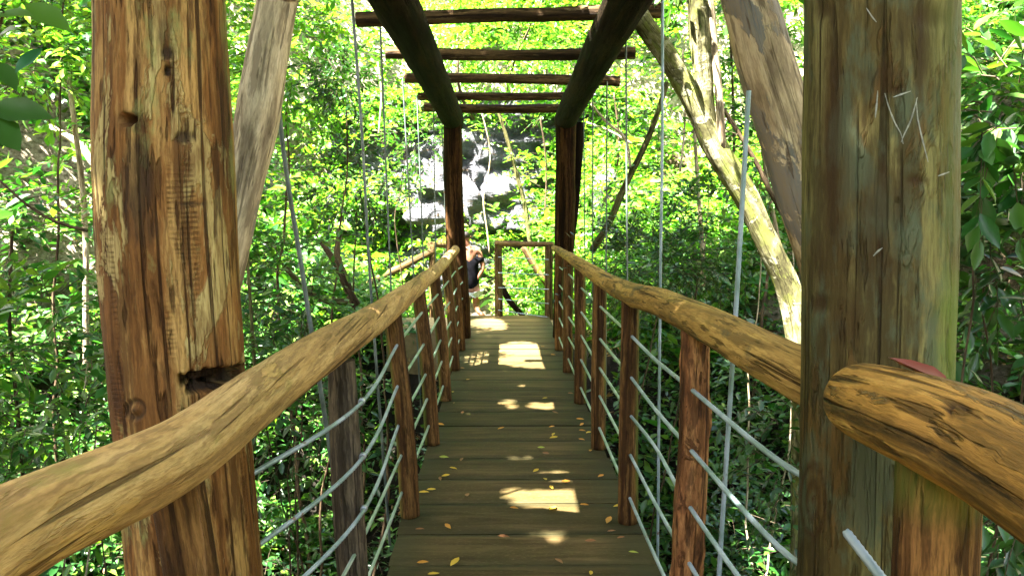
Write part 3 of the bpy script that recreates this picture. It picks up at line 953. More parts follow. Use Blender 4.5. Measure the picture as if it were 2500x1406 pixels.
BY = [1.30, 2.60, 3.79, 5.0, 6.2, 7.4, 8.5]
for i, y in enumerate(BY):
    zr, xr = rail_z(LR, y)
    xb = -0.475
    if i == 0:
        log('baluster', [(-0.55, 1.36, -0.1), (-0.535, 1.36, 0.5), P(432, 1180, 1.36)], [.05, .048, .045], W_BAL, bridge, seed=80, seg=36, step=0.02, rough=0.05)
    elif i == 1:
        log('baluster', [P(868, 1500, 2.68), P(846, 1150, 2.68), P(834, 880, 2.68)], [.056, .055, .046], W_BAL_G, bridge, seed=81, seg=32, step=0.02, rough=0.04, label='weathered grey baluster under the left handrail')
    else:
        log('baluster', [(xb, y, 0.002), ((xb + xr) / 2 + 0.012, y, 0.55), (xr, y, zr - 0.03)], [.05, .046, .043], W_BAL, bridge, seed=80 + i * 3, seg=24, step=0.03, rough=0.05, carve=alg(-1))
BR = [2.5, 3.7, 4.9, 6.1, 7.3, 8.5]
for i, y in enumerate(BR):
    zr, xr = rail_z(RR, y)
    if i == 0:
        log('baluster', [(0.60, y, -0.1), P(1690, 1150, y), (xr, y, zr - 0.03)], [.053, .049, .046], W_BAL_K, bridge, seed=101, seg=44, step=0.012, rough=0.05, lumps=0.16, label='knotty reddish baluster under the right handrail')
    else:
        log('baluster', [(0.615, y, 0.002), (0.61, y, 0.55), (xr, y, zr - 0.03)], [.05, .046, .044], W_BAL, bridge, seed=101 + i * 3, seg=24, step=0.03, rough=0.05, carve=alg(1))
log('baluster', [(0.60, 1.02, -0.2), (0.60, 1.02, 0.5), P(2290, 1120, 1.02)], [.056, .056, .053], W_BAL, bridge, seed=131, seg=40, step=0.02, rough=0.04,
    carve=lambda V, C: (np.ones(V.shape[:2]), 0 * V[..., 0], 0.5 * sst(1.10, 1.16, V[..., 2])))

# --- side ropes through the balusters
HL = [.875, .68, .49, .325, .135]
for i, h in enumerate(HL):
    kx = -0.492 if i < 3 else -0.515
    near = [(-0.74, 1.70, h - 0.02), (-0.64, 1.90, h - 0.005), (kx, 2.62, h), (-0.525, 3.79, h + 0.005 - 0.01 * i)] if i < 3 else [(-0.60, 1.2, h + 0.01), (-0.53, 2.6, h), (-0.51, 3.79, h)]
    near = [np.array(p) for p in near]
    xs = lambda y: -0.475 - 0.05 * h
    fine_pts = near
    c1 = rope('side_rope', fine_pts, 0.0070, CABLE if i < 3 else CABLE_G, bridge, True)
    rest = [near[-1]] + [np.array((xs(y) - 0.01, y, h + 0.012 * math.sin(y * 3 + i))) for y in BY[3:]] + [np.array((-0.50, 9.3, h))]
    rope('side_rope', rest, 0.008, CABLE_G, bridge, False)
    if i < 3:
        y = 2.64
        V, F, A = tube_arrays([(kx - 0.002, y - 0.008, h), (kx - 0.002, y + 0.008, h)], [.0125, .0125], 12, 0.01, 0, 0, caps=True)
        mk('rope_tie', V, F, STEEL, c1, True)
HRr = [.935, .735, .545, .355, .14]
for i, h in enumerate(HRr):
    a = rope('side_rope', [np.array((0.69, 1.55, h + 0.026)), np.array((0.635, 1.74, h + 0.022)), np.array((0.612, 2.5, h + 0.018)), np.array((0.612 + (0.012 if i == 2 else 0), 3.1, h + (0.02 if i == 2 else .0))), np.array((0.614, 3.7, h))], 0.0074, CABLE, bridge, True)
    rope('side_rope', [np.array((0.614, 3.7, h))] + [np.array((0.612, y, h + 0.01 * math.sin(y * 2 + i))) for y in BR[2:]] + [np.array((0.66, 9.3, h))], 0.008, CABLE_G, bridge, False)
for h in (.86,):
    rope('side_rope', [P(2068, 1300, 1.36), P(2160, 1420, 1.22), P(2240, 1530, 1.12)], 0.0088, CABLE, bridge, True)

# --- hanging ropes from the cross logs
rope('hanger_rope', [P(641, 0, 3.3) + np.array([0, 0, 0.75]), P(680, 260, 3.3), P(742, 690, 3.3), P(822, 1210, 3.3), P(840, 1420, 3.3)], 0.0105, CABLE_D, bridge, True)
rope('hanger_rope', [P(1828, 222, 2.6), P(1800, 700, 2.6), P(1754, 1420, 2.6)], 0.0085, CABLE, bridge, True, label='pale steel hanger rope with a cut upper end on the right')
rope('hanger_rope', [P(851, 0, 4.5) + np.array([0, 0, 0.3]), P(882, 300, 4.5), P(905, 700, 4.5), P(952, 1330, 4.5)], 0.0085, CABLE_D, bridge, True, step=0.02)
rope('hanger_rope', [P(1615, 0, 4.5) + np.array([0, 0, 0.3]), P(1617, 300, 4.5), P(1612, 700, 4.5), P(1605, 1406, 4.5)], 0.0085, CABLE, bridge, True, step=0.02)
hang = [((928, 60), (952, 640), 5.7), ((983, 190), (1008, 640), 6.9), ((1018, 232), (1034, 640), 8.1), ((1058, 266), (1064, 640), 9.0), ((1078, 280), (1090, 600), 9.6),
        ((1528, 60), (1531, 640), 5.7), ((1482, 200), (1480, 640), 6.9), ((1447, 215), (1447, 640), 8.1), ((1425, 262), (1428, 640), 8.9)]
for a, b, y in hang:
    pa, pb_ = P(*a, y), P(*b, y)
    pc = pb_ + (pb_ - pa) * ((-0.25 - pb_[2]) / (pb_[2] - pa[2])) * 1.0
    rope('hanger_rope', [pa, pb_, pc], 0.0075, CABLE_D, bridge, False, step=0.3)

# ================================================================== END RAILING, LEFT PATH HANDRAIL
gate = empty('end_railing', P(1218, 775, 11.3), 'low log railing with five thin ropes closing the far right end of the deck', 'railing')
log('post', [P(1216, 590, 11.3), P(1217, 690, 11.3), P(1219, 775, 11.3) + np.array([0, 0, -0.5])], [.055, .06, .06], W_GATE, gate, seed=141, seg=18, step=0.05)
log('post', [P(1340, 592, 11.3), P(1340, 790, 11.3) + np.array([0, 0, -0.5])], .06, W_GATE, gate, seed=142, seg=16, step=0.06)
log('top_rail', [P(1209, 594, 11.28), P(1275, 596, 11.28), P(1352, 597, 11.28)], [.048, .042, .042], W_GATE, gate, seed=143, seg=18, step=0.04, rough=0.08)
for a, b in (((1216, 628), (1340, 634)), ((1216, 666), (1340, 671)), ((1216, 702), (1340, 706)), ((1216, 730), (1340, 741)), ((1216, 757), (1340, 775))):
    rope('thin_rope', [P(*a, 11.22), P(*b, 11.22)], 0.0065, CABLE, gate, False, step=0.4)
fl = empty('fallen_branch', P(1285, 740, 11.9), 'bare brown branch leaning behind the end railing', 'branch')
log('stem', [P(1278, 605, 11.9), P(1308, 655, 11.9), P(1340, 700, 11.9)], [.05, .055, .045], W_GATE, fl, seed=151, seg=12, step=0.06, bend=0.04)
fl2 = empty('fallen_branch', P(1262, 750, 11.7), 'dark branch lying low behind the ropes of the end railing', 'branch')
log('stem', [P(1226, 700, 11.7), P(1250, 740, 11.7), P(1290, 785, 11.7)], [.05, .045, .03], W_BEAM, fl2, seed=152, seg=12, step=0.06, bend=0.04)
ph = empty('path_handrail', P(1055, 700, 12.0), 'brown log handrail slanting up to a short post on the left path', 'railing')
log('rail', [P(870, 712, 11.6), P(950, 668, 11.8), P(1058, 612, 12.0)], [.055, .055, .05], W_GATE, ph, seed=161, seg=16, step=0.06, bend=0.03)
log('post', [P(1055, 592, 12.0), P(1056, 700, 12.0), P(1056, 790, 12.0)], .055, W_GATE, ph, seed=162, seg=14, step=0.08)
log('rail', [P(1046, 596, 12.05), P(1100, 601, 12.3)], .042, W_GATE, ph, seed=163, seg=14, step=0.08)

# ================================================================== CANOPY OVERHEAD (casts the shade)
rng = np.random.default_rng(77)


def sun_lift(gx, gy, z):
    return np.stack([gx, gy, 0 * gx], -1) + TO_SUN[None] / TO_SUN[2] * z[:, None]


def patch_gap(x, y):
    """open sky holes above the deck, in the ground plane along the sun"""
    g = np.zeros(x.shape, bool)

    def ell(px, py, rx, ry):
        c = P_ground(px, py)
        return ((x - c[0]) / rx) ** 2 + ((y - c[1]) / ry) ** 2 < 1
    for (px, py, rx, ry) in ((1278, 862, .40, .8), (1180, 872, .26, .34), (1185, 795, .32, .8), (1230, 905, .06, .09), (1160, 890, .07, .10), (1240, 984, .10, .15), (1327, 990, .18, .13), (1365, 1160, .13, .11),
                             (1385, 1225, .26, .22), (1290, 1212, .17, .15), (1330, 1300, .09, .05), (1325, 896, .10, .12)):
        g |= ell(px, py, rx, ry)
    return g


def P_ground(px, py):
    d = FWD + RGT * (px - CX) / FPX - UPV * (py - CY) / FPX
    t = (0 - EYE[2]) / d[2]
    return EYE + d * t


def canopy(name, n, x0, x1, y0, y1, thr, lsz, zlo, zhi, label, gapmask=True):
    gx = rng.uniform(x0, x1, n)
    gy = rng.uniform(y0, y1, n)
    z = rng.uniform(zlo, zhi, n)
    dens = fbm(np.stack([gx * 0.55, gy * 0.55, gx * 0], -1), 91, 4)
    keep = dens > thr
    if gapmask:
        keep &= ~patch_gap(gx, gy)
    # a gap over the leaning mossy tree
    keep &= ~((np.abs(gx - 2.5) < 1.0) & (np.abs(gy - 6.3) < 0.8) & (fbm(np.stack([gx * 2.5, gy * 2.5, gx * 0], -1), 93, 3) > -0.12))
    keep &= np.hypot(gx - 2.95, gy - 3.8) > 0.34
    gx, gy, z = gx[keep], gy[keep], z[keep]
    m = len(gx)
    pos = sun_lift(gx, gy, z)
    d = rng.normal(0, 1, (m, 3)) * np.array([1, 1, 0.4])
    nn = np.array([0, 0, 1.0]) + rng.normal(0, 0.35, (m, 3))
    ln = rng.uniform(0.7, 1.2, m) * lsz
    pos = pos - nrm(d) * ln[:, None] * 0.5
    V, F = leaf_geo(pos, d, nn, ln, np.full(m, 0.55), 1)
    mk(name, V, F, L_MID, None, False, None, label=label, kind='stuff')


canopy('overhead_canopy', 46000, -2.0, 2.3, 0.0, 11.8, -9, 0.18, 5.2, 7.8, 'leafy canopy above the bridge, out of the picture, throwing dappled shade on the deck')
canopy('overhead_canopy', 30000, 1.6, 8.0, 0.0, 12.0, -0.30, 0.22, 5.5, 8.5, 'leafy canopy above the right bank, out of the picture', False)
canopy('overhead_canopy', 9500, -3.2, -1.9, 0.0, 9.0, -0.32, 0.2, 5.5, 7.5, 'broken leafy canopy above the left bank, out of the picture', False)

# forest on both sides of the path behind the viewpoint, as dense as the one in view
for sx_ in (-1, 1):
    n = 7000
    x = sx_ * rng.uniform(1.7, 8.5, n)
    y = rng.uniform(-7.5, -1.2, n)
    z = terrain(x, y) + rng.uniform(0.0, 3.6 if sx_ < 0 else 6.2, n)
    pos = np.stack([x, y, z], -1)
    V, F = leaf_geo(pos, rng.normal(0, 1, (n, 3)), np.array([0, 0, 1.0]) + rng.normal(0, 0.5, (n, 3)), rng.uniform(0.18, 0.32, n), np.full(n, 0.5), 1)
    mk('forest_edge', V, F, L_MID, None, False, None, label='dense forest edge %s of the path behind the viewpoint' % ('left' if sx_ < 0 else 'right'), kind='stuff')

# ================================================================== VEGETATION MASSES
def in_view(p, m=350):
    px, py, z = proj(p)
    return (z > 0.6) & (px > -m) & (px < 2500 + m) & (py > -m) & (py < 1406 + m)


def rock_window(p, prob, rng):
    px, py, z = proj(p)
    w = (px > 925) & (px < 1560) & (py > 265) & (py < 730) & (z > 12.3)
    n = fbm(np.stack([px * 0.009, py * 0.009, px * 0], -1), 71, 3)
    core = w & (n < -0.02) & (px < 1330)
    return ~(core & (rng.uniform(size=len(px)) < prob))


def undergrowth(name, n, region, hmin, hmax, lsz, mat, label, seed, J=9, lod=1, dens=(0.6, -9), minY=0, bark=TWIG, sprayl=(0.35, 0.8), droop=0.4, keepf=None):
    rng = np.random.default_rng(seed)
    x0, x1, y0, y1 = region
    x = rng.uniform(x0, x1, n)
    y = rng.uniform(y0, y1, n)
    dn = fbm(np.stack([x * dens[0], y * dens[0], x * 0], -1), seed, 3)
    hh = hmin + (hmax - hmin) * rng.uniform(0, 1, n) ** 1.3 * np.clip(0.6 + dn * 1.2, 0.15, 1.4)
    O = np.stack([x, y, terrain(x, y) + hh], -1)
    k = in_view(O) & (dn > dens[1]) & (np.hypot(O[:, 0], O[:, 1]) > 2.2)
    # keep the bridge corridor free
    k &= ~((np.abs(x - 0.07) < 1.05) & (y < 11.5) & (O[:, 2] > -0.55))
    k &= ~((x > -1.5) & (x < 0.25) & (y > 10.5) & (y < 14.2))
    k &= rock_window(O, 0.93, rng)
    gap = fbm(np.stack([x * 1.1, y * 1.1, O[:, 2] * 1.1], -1), 333, 3)
    k &= ~((x < -2.2) & (O[:, 2] > 0.6 + 0.3 * x * 0) & (gap > 0.27))
    if keepf is not None:
        k &= keepf(O)
    O = O[k]
    m = len(O)
    a = rng.uniform(0, 2 * math.pi, m)
    D = np.stack([np.cos(a), np.sin(a), rng.uniform(-0.1, 0.7, m)], -1)
    D[:, 1] -= 0.25
    L = rng.uniform(*sprayl, m)
    lz = rng.uniform(0.75, 1.25, m) * lsz
    # nothing pokes into the corridor of the bridge
    tip = O + nrm(D) * L[:, None]
    bad = (np.abs(tip[:, 0] - 0.07) < 1.0) & (tip[:, 1] < 11.3) & (tip[:, 2] > -0.4) & (tip[:, 2] < 3)
    O, D, L, lz = O[~bad], D[~bad], L[~bad], lz[~bad]
    foliage(name, rng, O, D, L, J, lz, lod, mat, bark, None, droop, 0.3, 0.46, 0.003, label=label, kind='stuff')
    return len(O)


cnt = 0
cnt += undergrowth('undergrowth', 11500, (-12, -1.5, 3.0, 14.5), 0.05, 1.5, 0.145, L_MID, 'mixed broadleaf undergrowth covering the left slope', 201, dens=(0.7, -0.5))
cnt += undergrowth('undergrowth', 10500, (1.5, 10, 3.0, 15), 0.05, 1.6, 0.13, L_MID, 'dense dark undergrowth covering the right slope', 202, dens=(0.7, -0.5))
cnt += undergrowth('undergrowth', 4200, (-4, 4, 2.0, 10.5), 0.05, 2.2, 0.10, L_DARK, 'shaded plants filling the ravine under the bridge', 203, dens=(0.9, -0.15))  # dark leaf colour stands in for the ravine's shade
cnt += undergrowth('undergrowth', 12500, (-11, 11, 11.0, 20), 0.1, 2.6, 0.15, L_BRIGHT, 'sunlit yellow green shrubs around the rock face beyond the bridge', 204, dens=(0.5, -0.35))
cnt += undergrowth('hillside_foliage', 9000, (-16, 16, 16.5, 27), 0.3, 4.5, 0.2, L_BRIGHT, 'bright sunlit foliage on the hillside above the rock face', 205, dens=(0.4, -0.2), sprayl=(0.5, 1.1))
cnt += undergrowth('leaf_litter', 1500, (-10, 10, 4, 15), 0.0, 0.12, 0.09, L_DRY, 'dry brown leaf litter scattered on the slopes', 206, bark=None, sprayl=(0.3, 0.6), droop=0.1)


def rock_plants(seed, n):
    rng = np.random.default_rng(seed)
    i = rng.integers(0, U.size, n)
    O = np.stack([U.ravel()[i], Yr.ravel()[i], Zr.ravel()[i]], -1)
    px, py, z = proj(O)
    nz = fbm(O * np.array([0.8, 0.8, 1.1]), 61, 3)
    core = (px > 985) & (px < 1330) & (py > 300)
    k = np.where(core, nz > 0.16, nz > -0.16)
    O = O[k]
    m = len(O)
    D = np.stack([rng.normal(0, 0.6, m), -rng.uniform(0.3, 1.0, m), rng.uniform(-0.2, 0.9, m)], -1)
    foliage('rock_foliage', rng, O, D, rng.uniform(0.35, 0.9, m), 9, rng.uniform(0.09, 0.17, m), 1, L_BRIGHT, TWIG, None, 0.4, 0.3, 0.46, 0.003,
            label='sunlit leafy sprays growing out of the ledges of the rock face', kind='stuff')


rock_plants(207, 3600)
undergrowth('large_leaved_plants', 800, (-9, -1.6, 3.5, 13), 0.2, 1.7, 0.25, L_MID, 'large leaved plants among the left undergrowth', 208, J=5, lod=0, dens=(0.7, -0.3), sprayl=(0.4, 0.8))
undergrowth('large_leaved_plants', 800, (1.6, 9, 3.5, 13), 0.2, 1.9, 0.24, L_MID, 'large leaved plants among the right undergrowth', 209, J=5, lod=0, dens=(0.7, -0.3), sprayl=(0.4, 0.8))
undergrowth('fern_fronds', 500, (-7, 7, 3.0, 12), 0.1, 1.0, 0.11, L_DARK, 'dark fern fronds on the ravine sides', 210, J=22, lod=1, dens=(0.9, -0.1), sprayl=(0.6, 1.0), droop=0.6)
undergrowth('large_leaved_plants', 900, (-9, 9, 12.5, 19), 0.4, 3.0, 0.26, L_BRIGHT, 'large sunlit leaves in the shrubs beyond the bridge', 211, J=5, lod=0, dens=(0.6, -0.3), sprayl=(0.4, 0.9))

# ================================================================== SHRUBS, SAPLINGS, TREES (things)
def plant(name, label, cat, base, c, rad, ns, J, lsz, mat, seed, lod=1, stems=3, stem_r=0.012, bark=BARK_BROWN, twigm=TWIG, sprayl=(0.25, 0.5), droop=0.35, group=None, wr=0.46, shell=0.5, jit=0.3):
    rng = np.random.default_rng(seed)
    base = np.asarray(base, float)
    c = np.asarray(c, float)
    rad = np.broadcast_to(np.asarray(rad, float), (3,))
    t = empty(name, base, label, cat, group)
    u = nrm(rng.normal(0, 1, (ns, 3)))
    rr = rng.uniform(shell, 1, ns) ** (1 / 2)
    clump = 0.75 + 0.6 * fbm(u * 2.2 + seed, seed, 3)
    O = c + u * (rr * clump)[:, None] * rad * 0.85
    D = u + rng.normal(0, 0.45, (ns, 3)) + np.array([0, 0, 0.15])
    L = rng.uniform(*sprayl, ns)
    for s in range(max(1, stems // 2)):
        e = c + nrm(rng.normal(0, 1, 3)) * rad * 0.6
        b0 = base + rng.normal(0, 0.35, 3) * (1, 1, 0) * np.maximum(rad, 0.3)
        m1 = b0 * 0.5 + e * 0.5 + rng.normal(0, 0.28, 3) * rad * (1, 1, .4)
        log('stem', [b0, m1, e], [stem_r * .75, stem_r * 0.6, stem_r * 0.3], bark, t, seed=seed + s, seg=8, step=0.12, bend=0.13)
    foliage('foliage', rng, O, D, L, J, np.full(ns, lsz), lod, mat, twigm, t, droop, jit, wr, 0.0035)
    return t


def gz(p):
    return np.array([p[0], p[1], float(terrain(np.array([p[0]]), np.array([p[1]]))[0]) - 0.05])


# near right leaves
c = P(2440, 250, 3.0)
plant('broadleaf_shrub', 'broad bright green leaves catching the sun at the upper right edge', 'shrub', gz(c + np.array([.4, .1, 0])), c + np.array([0.1, 0.05, 0]), (0.36, 0.3, 0.27), 46, 6, 0.125, L_MID, 301, 0, 3, 0.012, sprayl=(0.2, 0.35), wr=0.5)
c = P(2470, 560, 3.3)
plant('broadleaf_shrub', 'dark glossy shrub in shade right of the near right post', 'shrub', gz(c + np.array([.3, .2, 0])), c + np.array([0.15, 0.1, 0]), (0.5, 0.4, 0.55), 120, 6, 0.12, L_DARK, 302, 0, 4, 0.014, sprayl=(0.2, 0.4), wr=0.48)
c = P(2470, 1250, 2.8)
plant('broadleaf_shrub', 'low dark shrub at the lower right corner under the handrail', 'shrub', gz(c), c + np.array([0.1, 0, 0]), (0.36, 0.4, 0.5), 60, 6, 0.11, L_DARK, 303, 0, 3, 0.01, sprayl=(0.2, 0.35))
# near left leaves
c = P(10, 240, 2.1)
lt = empty('broadleaf_sapling', gz(P(-140, 520, 2.2)), 'large blue green leaves hanging in at the left edge', 'sapling')
log('stem', [gz(P(-160, 900, 2.3)), P(-120, 500, 2.2), P(-70, 260, 2.12), P(-20, 120, 2.05), P(10, 30, 2.0)], [.012, .01, .007, .005, .003], BARK_BROWN, lt, seed=304, seg=8, step=0.08)
for k, (a, b, mt_, yy) in enumerate((((105, 118), (30, 168), L_BLUE, 2.05), ((-10, 150), (38, 208), L_DARK, 2.08), ((-30, 262), (112, 270), L_DARK, 2.12), ((-40, 285), (44, 352), L_DARK, 2.1),
                                     ((-20, 40), (70, 20), L_MID, 2.0), ((60, 10), (165, 60), L_MID, 2.6), ((-5, 90), (30, 60), L_BLUE, 2.0))):
    pa, pb_ = P(*a, yy), P(*b, yy - 0.05)
    V, F = leaf_geo(pa[None], (pb_ - pa)[None], np.array([[0.25, -0.75, 0.7]]) + 0.2 * np.array([[math.sin(k * 2.1), 0, math.cos(k * 1.7)]]), np.array([np.linalg.norm(pb_ - pa)]), np.array([0.55 if k != 3 else 0.75]), 0)
    mk('leaf', V, F, mt_, lt, True)
c = P(20, 900, 4.6)
plant('broadleaf_shrub', 'pale sunlit shrub at the left edge above the handrail', 'shrub', gz(c), c, (0.8, 0.6, 0.75), 150, 7, 0.10, L_MID, 305, 0, 4, 0.012, bark=BARK_PALE)
c = P(150, 1050, 4.4)
plant('broadleaf_shrub', 'low spreading shrub at the lower left just behind the handrail', 'shrub', gz(c), c + np.array([0, 0, -.1]), (0.75, 0.5, 0.5), 120, 7, 0.095, L_MID, 306, 0, 3, 0.012)
# dark small-leaved crowns left of the ropes
c = P(832, 195, 7.2)
plant('small_leaved_tree', 'dark small leaved crown hanging left of the top beams', 'tree', gz(P(700, 600, 7.6)), c, (0.34, 0.3, 0.30), 90, 8, 0.062, L_DARK, 307, 1, 2, 0.02, sprayl=(0.15, 0.3))
c = P(850, 440, 7.8)
plant('small_leaved_sapling', 'dark small leaved sapling with forked stem behind the left ropes', 'sapling', gz(P(830, 700, 7.8)), c, (0.62, 0.4, 0.55), 100, 8, 0.07, L_DARK, 308, 1, 4, 0.024, sprayl=(0.2, 0.4))
c = P(690, 640, 6.0)
plant('small_leaved_sapling', 'mid green sapling between the near left post and the left ropes', 'sapling', gz(c), c + np.array([0, 0, -.2]), (0.42, 0.4, 0.75), 120, 8, 0.075, L_MID, 309, 1, 4, 0.014)
c = P(700, 960, 5.4)
plant('ravine_shrub', 'dark shrub in the ravine below the left handrail', 'shrub', gz(c), c, (0.7, 0.5, 0.6), 110, 7, 0.085, L_DARK, 310, 1, 3, 0.012)
c = P(1278, 680, 12.4)
plant('bright_shrub', 'bright green shrub growing behind the end railing', 'shrub', gz(c), c, (0.42, 0.3, 0.62), 170, 7, 0.10, L_BRIGHT, 311, 1, 4, 0.014)
c = P(1590, 640, 7.6)
plant('feathery_shrub', 'dark feathery shrub behind the right handrail and ropes', 'shrub', gz(c), c, (0.85, 0.5, 0.6), 210, 12, 0.062, L_DARK, 312, 1, 4, 0.016, sprayl=(0.3, 0.55), wr=0.36)
c = P(1490, 430, 12.6)
plant('bright_shrub', 'sunlit shrub between the far right post and the leaning branch', 'shrub', gz(c), c, (0.6, 0.5, 0.7), 120, 7, 0.11, L_BRIGHT, 313, 1, 3, 0.014)
c = P(1760, 560, 8.0)
plant('understory_sapling', 'mid green sapling beneath the leaning mossy tree', 'sapling', gz(c), c, (0.8, 0.5, 0.9), 170, 8, 0.085, L_MID, 314, 1, 4, 0.016, bark=BARK_PALE)
c = P(1880, 300, 6.8)
plant('understory_sapling', 'thin leafy sapling behind the grey brace pole', 'sapling', gz(c), c, (0.5, 0.4, 0.9), 90, 8, 0.085, L_MID, 315, 1, 4, 0.015, bark=BARK_PALE)
c = P(1010, 330, 11.8)
plant('bright_shrub', 'light leafy sprays in front of the rocks left of the far left post', 'shrub', gz(c), c, (0.8, 0.5, 0.6), 80, 8, 0.085, L_MID, 316, 1, 3, 0.014)
c = P(700, 120, 8.5)
plant('canopy_tree', 'light green leafy tree behind the pinkish brace pole', 'tree', gz(P(640, 650, 8.5)), c, (1.0, 0.7, 0.9), 190, 8, 0.105, L_BRIGHT, 317, 1, 3, 0.03)
c = P(1240, 90, 15.5)
plant('canopy_tree', 'yellow green tree crown seen between the cross logs', 'tree', gz(P(1240, 290, 16.5)), c, (2.6, 1.0, 1.0), 260, 8, 0.13, L_BRIGHT, 318, 1, 4, 0.05)
c = P(1760, 90, 9.5)
plant('canopy_tree', 'shaded crown above the leaning mossy tree', 'tree', gz(P(1850, 500, 9.5)), c, (1.1, 0.8, 0.5), 70, 8, 0.10, L_MID, 319, 1, 3, 0.03)
c = P(110, 120, 6.6)
plant('canopy_tree', 'bright yellow green tree at the upper left edge', 'tree', gz(P(80, 700, 6.6)), c, (0.75, 0.6, 0.7), 120, 8, 0.10, L_BRIGHT, 320, 1, 3, 0.02)
c = P(1960, 1050, 5.0)
plant('ravine_shrub', 'dark shrub low in the ravine behind the right hanger rope', 'shrub', gz(c), c, (0.7, 0.5, 0.6), 90, 7, 0.085, L_DARK, 321, 1, 3, 0.012)

# leaning mossy tree
mt = empty('mossy_tree', gz(P(2010, 900, 5.5)), 'mossy pale trunk leaning left with sunlit patches behind the right handrail', 'tree')
log('trunk', [gz(P(1990, 1350, 5.5)), P(1972, 1000, 5.5), P(1952, 820, 5.5), P(1922, 700, 5.5), P(1880, 610, 5.5), P(1825, 490, 5.5), P(1755, 375, 5.5), P(1705, 270, 5.5), P(1640, 155, 5.5), P(1570, 55, 5.4), P(1490, -60, 5.3)],
    [.13, .115, .10, .088, .08, .083, .085, .08, .073, .066, .058], BARK_MOSS, mt, seed=401, seg=28, step=0.04, rough=0.09, lumps=0.06)
log('limb', [P(1752, 360, 5.5), P(1730, 290, 5.48), P(1712, 120, 5.45), P(1698, -80, 5.4)], [.06, .05, .075, .07], BARK_MOSS, mt, seed=402, seg=18, step=0.05, rough=0.08)
log('limb', [P(1762, 365, 5.45), P(1757, 250, 5.4), P(1745, 120, 5.4), P(1732, -60, 5.35)], [.03, .028, .024, .02], BARK_PALE, mt, seed=403, seg=12, step=0.06)
rngc = np.random.default_rng(404)
ns = 90
u = nrm(rngc.normal(0, 1, (ns, 3)))
foliage('crown', rngc, P(1800, -260, 5.6) + u * np.array([1.1, .6, .5]) * rngc.uniform(.5, 1, (ns, 1)), u, rngc.uniform(.3, .5, ns), 8, 0.10, 1, L_MID, TWIG, mt)

# slender stems and branches, each with a few leafy sprays
def stem(name, label, cat, pts, Y, r0, r1, bark, seed, nsp=10, lsz=0.085, mat=L_MID, J=7, group=None, frm=0.3):
    P3 = [P(a, b, Y + (dy if len(x) > 2 else 0)) for x in pts for a, b, dy in [(x[0], x[1], x[2] if len(x) > 2 else 0)]]
    rng = np.random.default_rng(seed)
    t = empty(name, P3[-1], label, cat, group)
    log('stem', P3, np.linspace(r1, r0, len(P3)), bark, t, seed=seed, seg=10, step=0.08, rough=0.06, bend=0.03)
    if nsp:
        c = catmull(P3, 0.05)
        k = rng.integers(0, max(1, int(len(c) * (1 - frm))), nsp)
        a = rng.uniform(0, 6.28, nsp)
        foliage('foliage', rng, c[k], np.stack([np.cos(a), np.sin(a), rng.uniform(-.2, .5, nsp)], -1), rng.uniform(.2, .5, nsp), J, np.full(nsp, lsz), 1, mat, TWIG, t)
    return t


stem('slender_sapling', 'thin olive stem standing in front of the rocks left of centre', 'sapling', [(1215, 270), (1240, 350), (1262, 430), (1285, 520), (1300, 640)], 13.4, .045, .028, BARK_OLIVE, 501, 14, .09, L_BRIGHT)
stem('hanging_vine', 'pale wavy vine hanging before the rocks beside the far left post', 'vine', [(1175, 270), (1195, 380), (1180, 480), (1188, 560), (1195, 620)], 13.0, .014, .012, BARK_PALE, 502, 5, .08, L_BRIGHT)
stem('leaning_sapling', 'long dark olive branch leaning right behind the right ropes', 'sapling', [(1625, 200), (1585, 330), (1530, 450), (1490, 540), (1445, 610)], 9.0, .045, .03, BARK_OLIVE, 503, 14, .085)
stem('bare_branch', 'pinkish bare branch arching right of the far right post', 'branch', [(1440, 255), (1480, 300), (1525, 340), (1540, 420)], 11.0, .022, .016, BARK_PALE, 504, 4)
stem('bare_branch', 'second pale bare branch crossing above the pinkish one', 'branch', [(1430, 300), (1490, 322), (1540, 350)], 11.2, .02, .014, BARK_PALE, 505, 3)
stem('slender_sapling', 'brown slanting stem between the mossy tree and the grey brace pole', 'sapling', [(1765, 265), (1830, 370), (1890, 480), (1955, 590)], 6.3, .022, .018, BARK_BROWN, 506, 8)
stem('slender_sapling', 'pale straight sapling rising behind the mossy trunk', 'sapling', [(1850, 180), (1868, 420), (1905, 640), (1920, 760)], 7.0, .02, .016, BARK_PALE, 507, 14)
stem('slender_sapling', 'sunlit pale stem between the mossy tree and the right hanger ropes', 'sapling', [(1690, 250), (1700, 420), (1712, 560), (1720, 700)], 9.0, .028, .02, BARK_PALE, 508, 10)
stem('bare_branch', 'dark twig slanting down at the left edge below the big leaves', 'branch', [(0, 440), (70, 500), (140, 540), (215, 560)], 5.2, .012, .008, BARK_BROWN, 509, 5)
stem('slender_sapling', 'thin brown stem rising at the lower left edge', 'sapling', [(25, 560), (20, 760), (40, 940), (55, 1180)], 5.0, .014, .01, BARK_BROWN, 510, 12)
stem('slender_sapling', 'pale thin stem rising left of the near left post', 'sapling', [(170, 180), (185, 330), (205, 620), (210, 900)], 7.0, .028, .02, BARK_PALE, 511, 12, .09, L_BRIGHT)
stem('bare_branch', 'pale sunlit branch fallen across the slope left of the near left post', 'branch', [(120, 310), (190, 350), (240, 410), (330, 500)], 8.2, .05, .03, BARK_PALE, 512, 3)
stem('curved_root', 'smooth olive root curving down behind the left hanger rope', 'root', [(690, 645), (740, 700), (790, 730), (850, 733)], 6.6, .028, .022, BARK_OLIVE, 513, 0)
stem('forked_branch', 'dark forked branch rising behind the left handrail', 'branch', [(780, 590), (815, 640), (845, 700), (870, 745)], 6.9, .045, .022, BARK_BROWN, 514, 0)
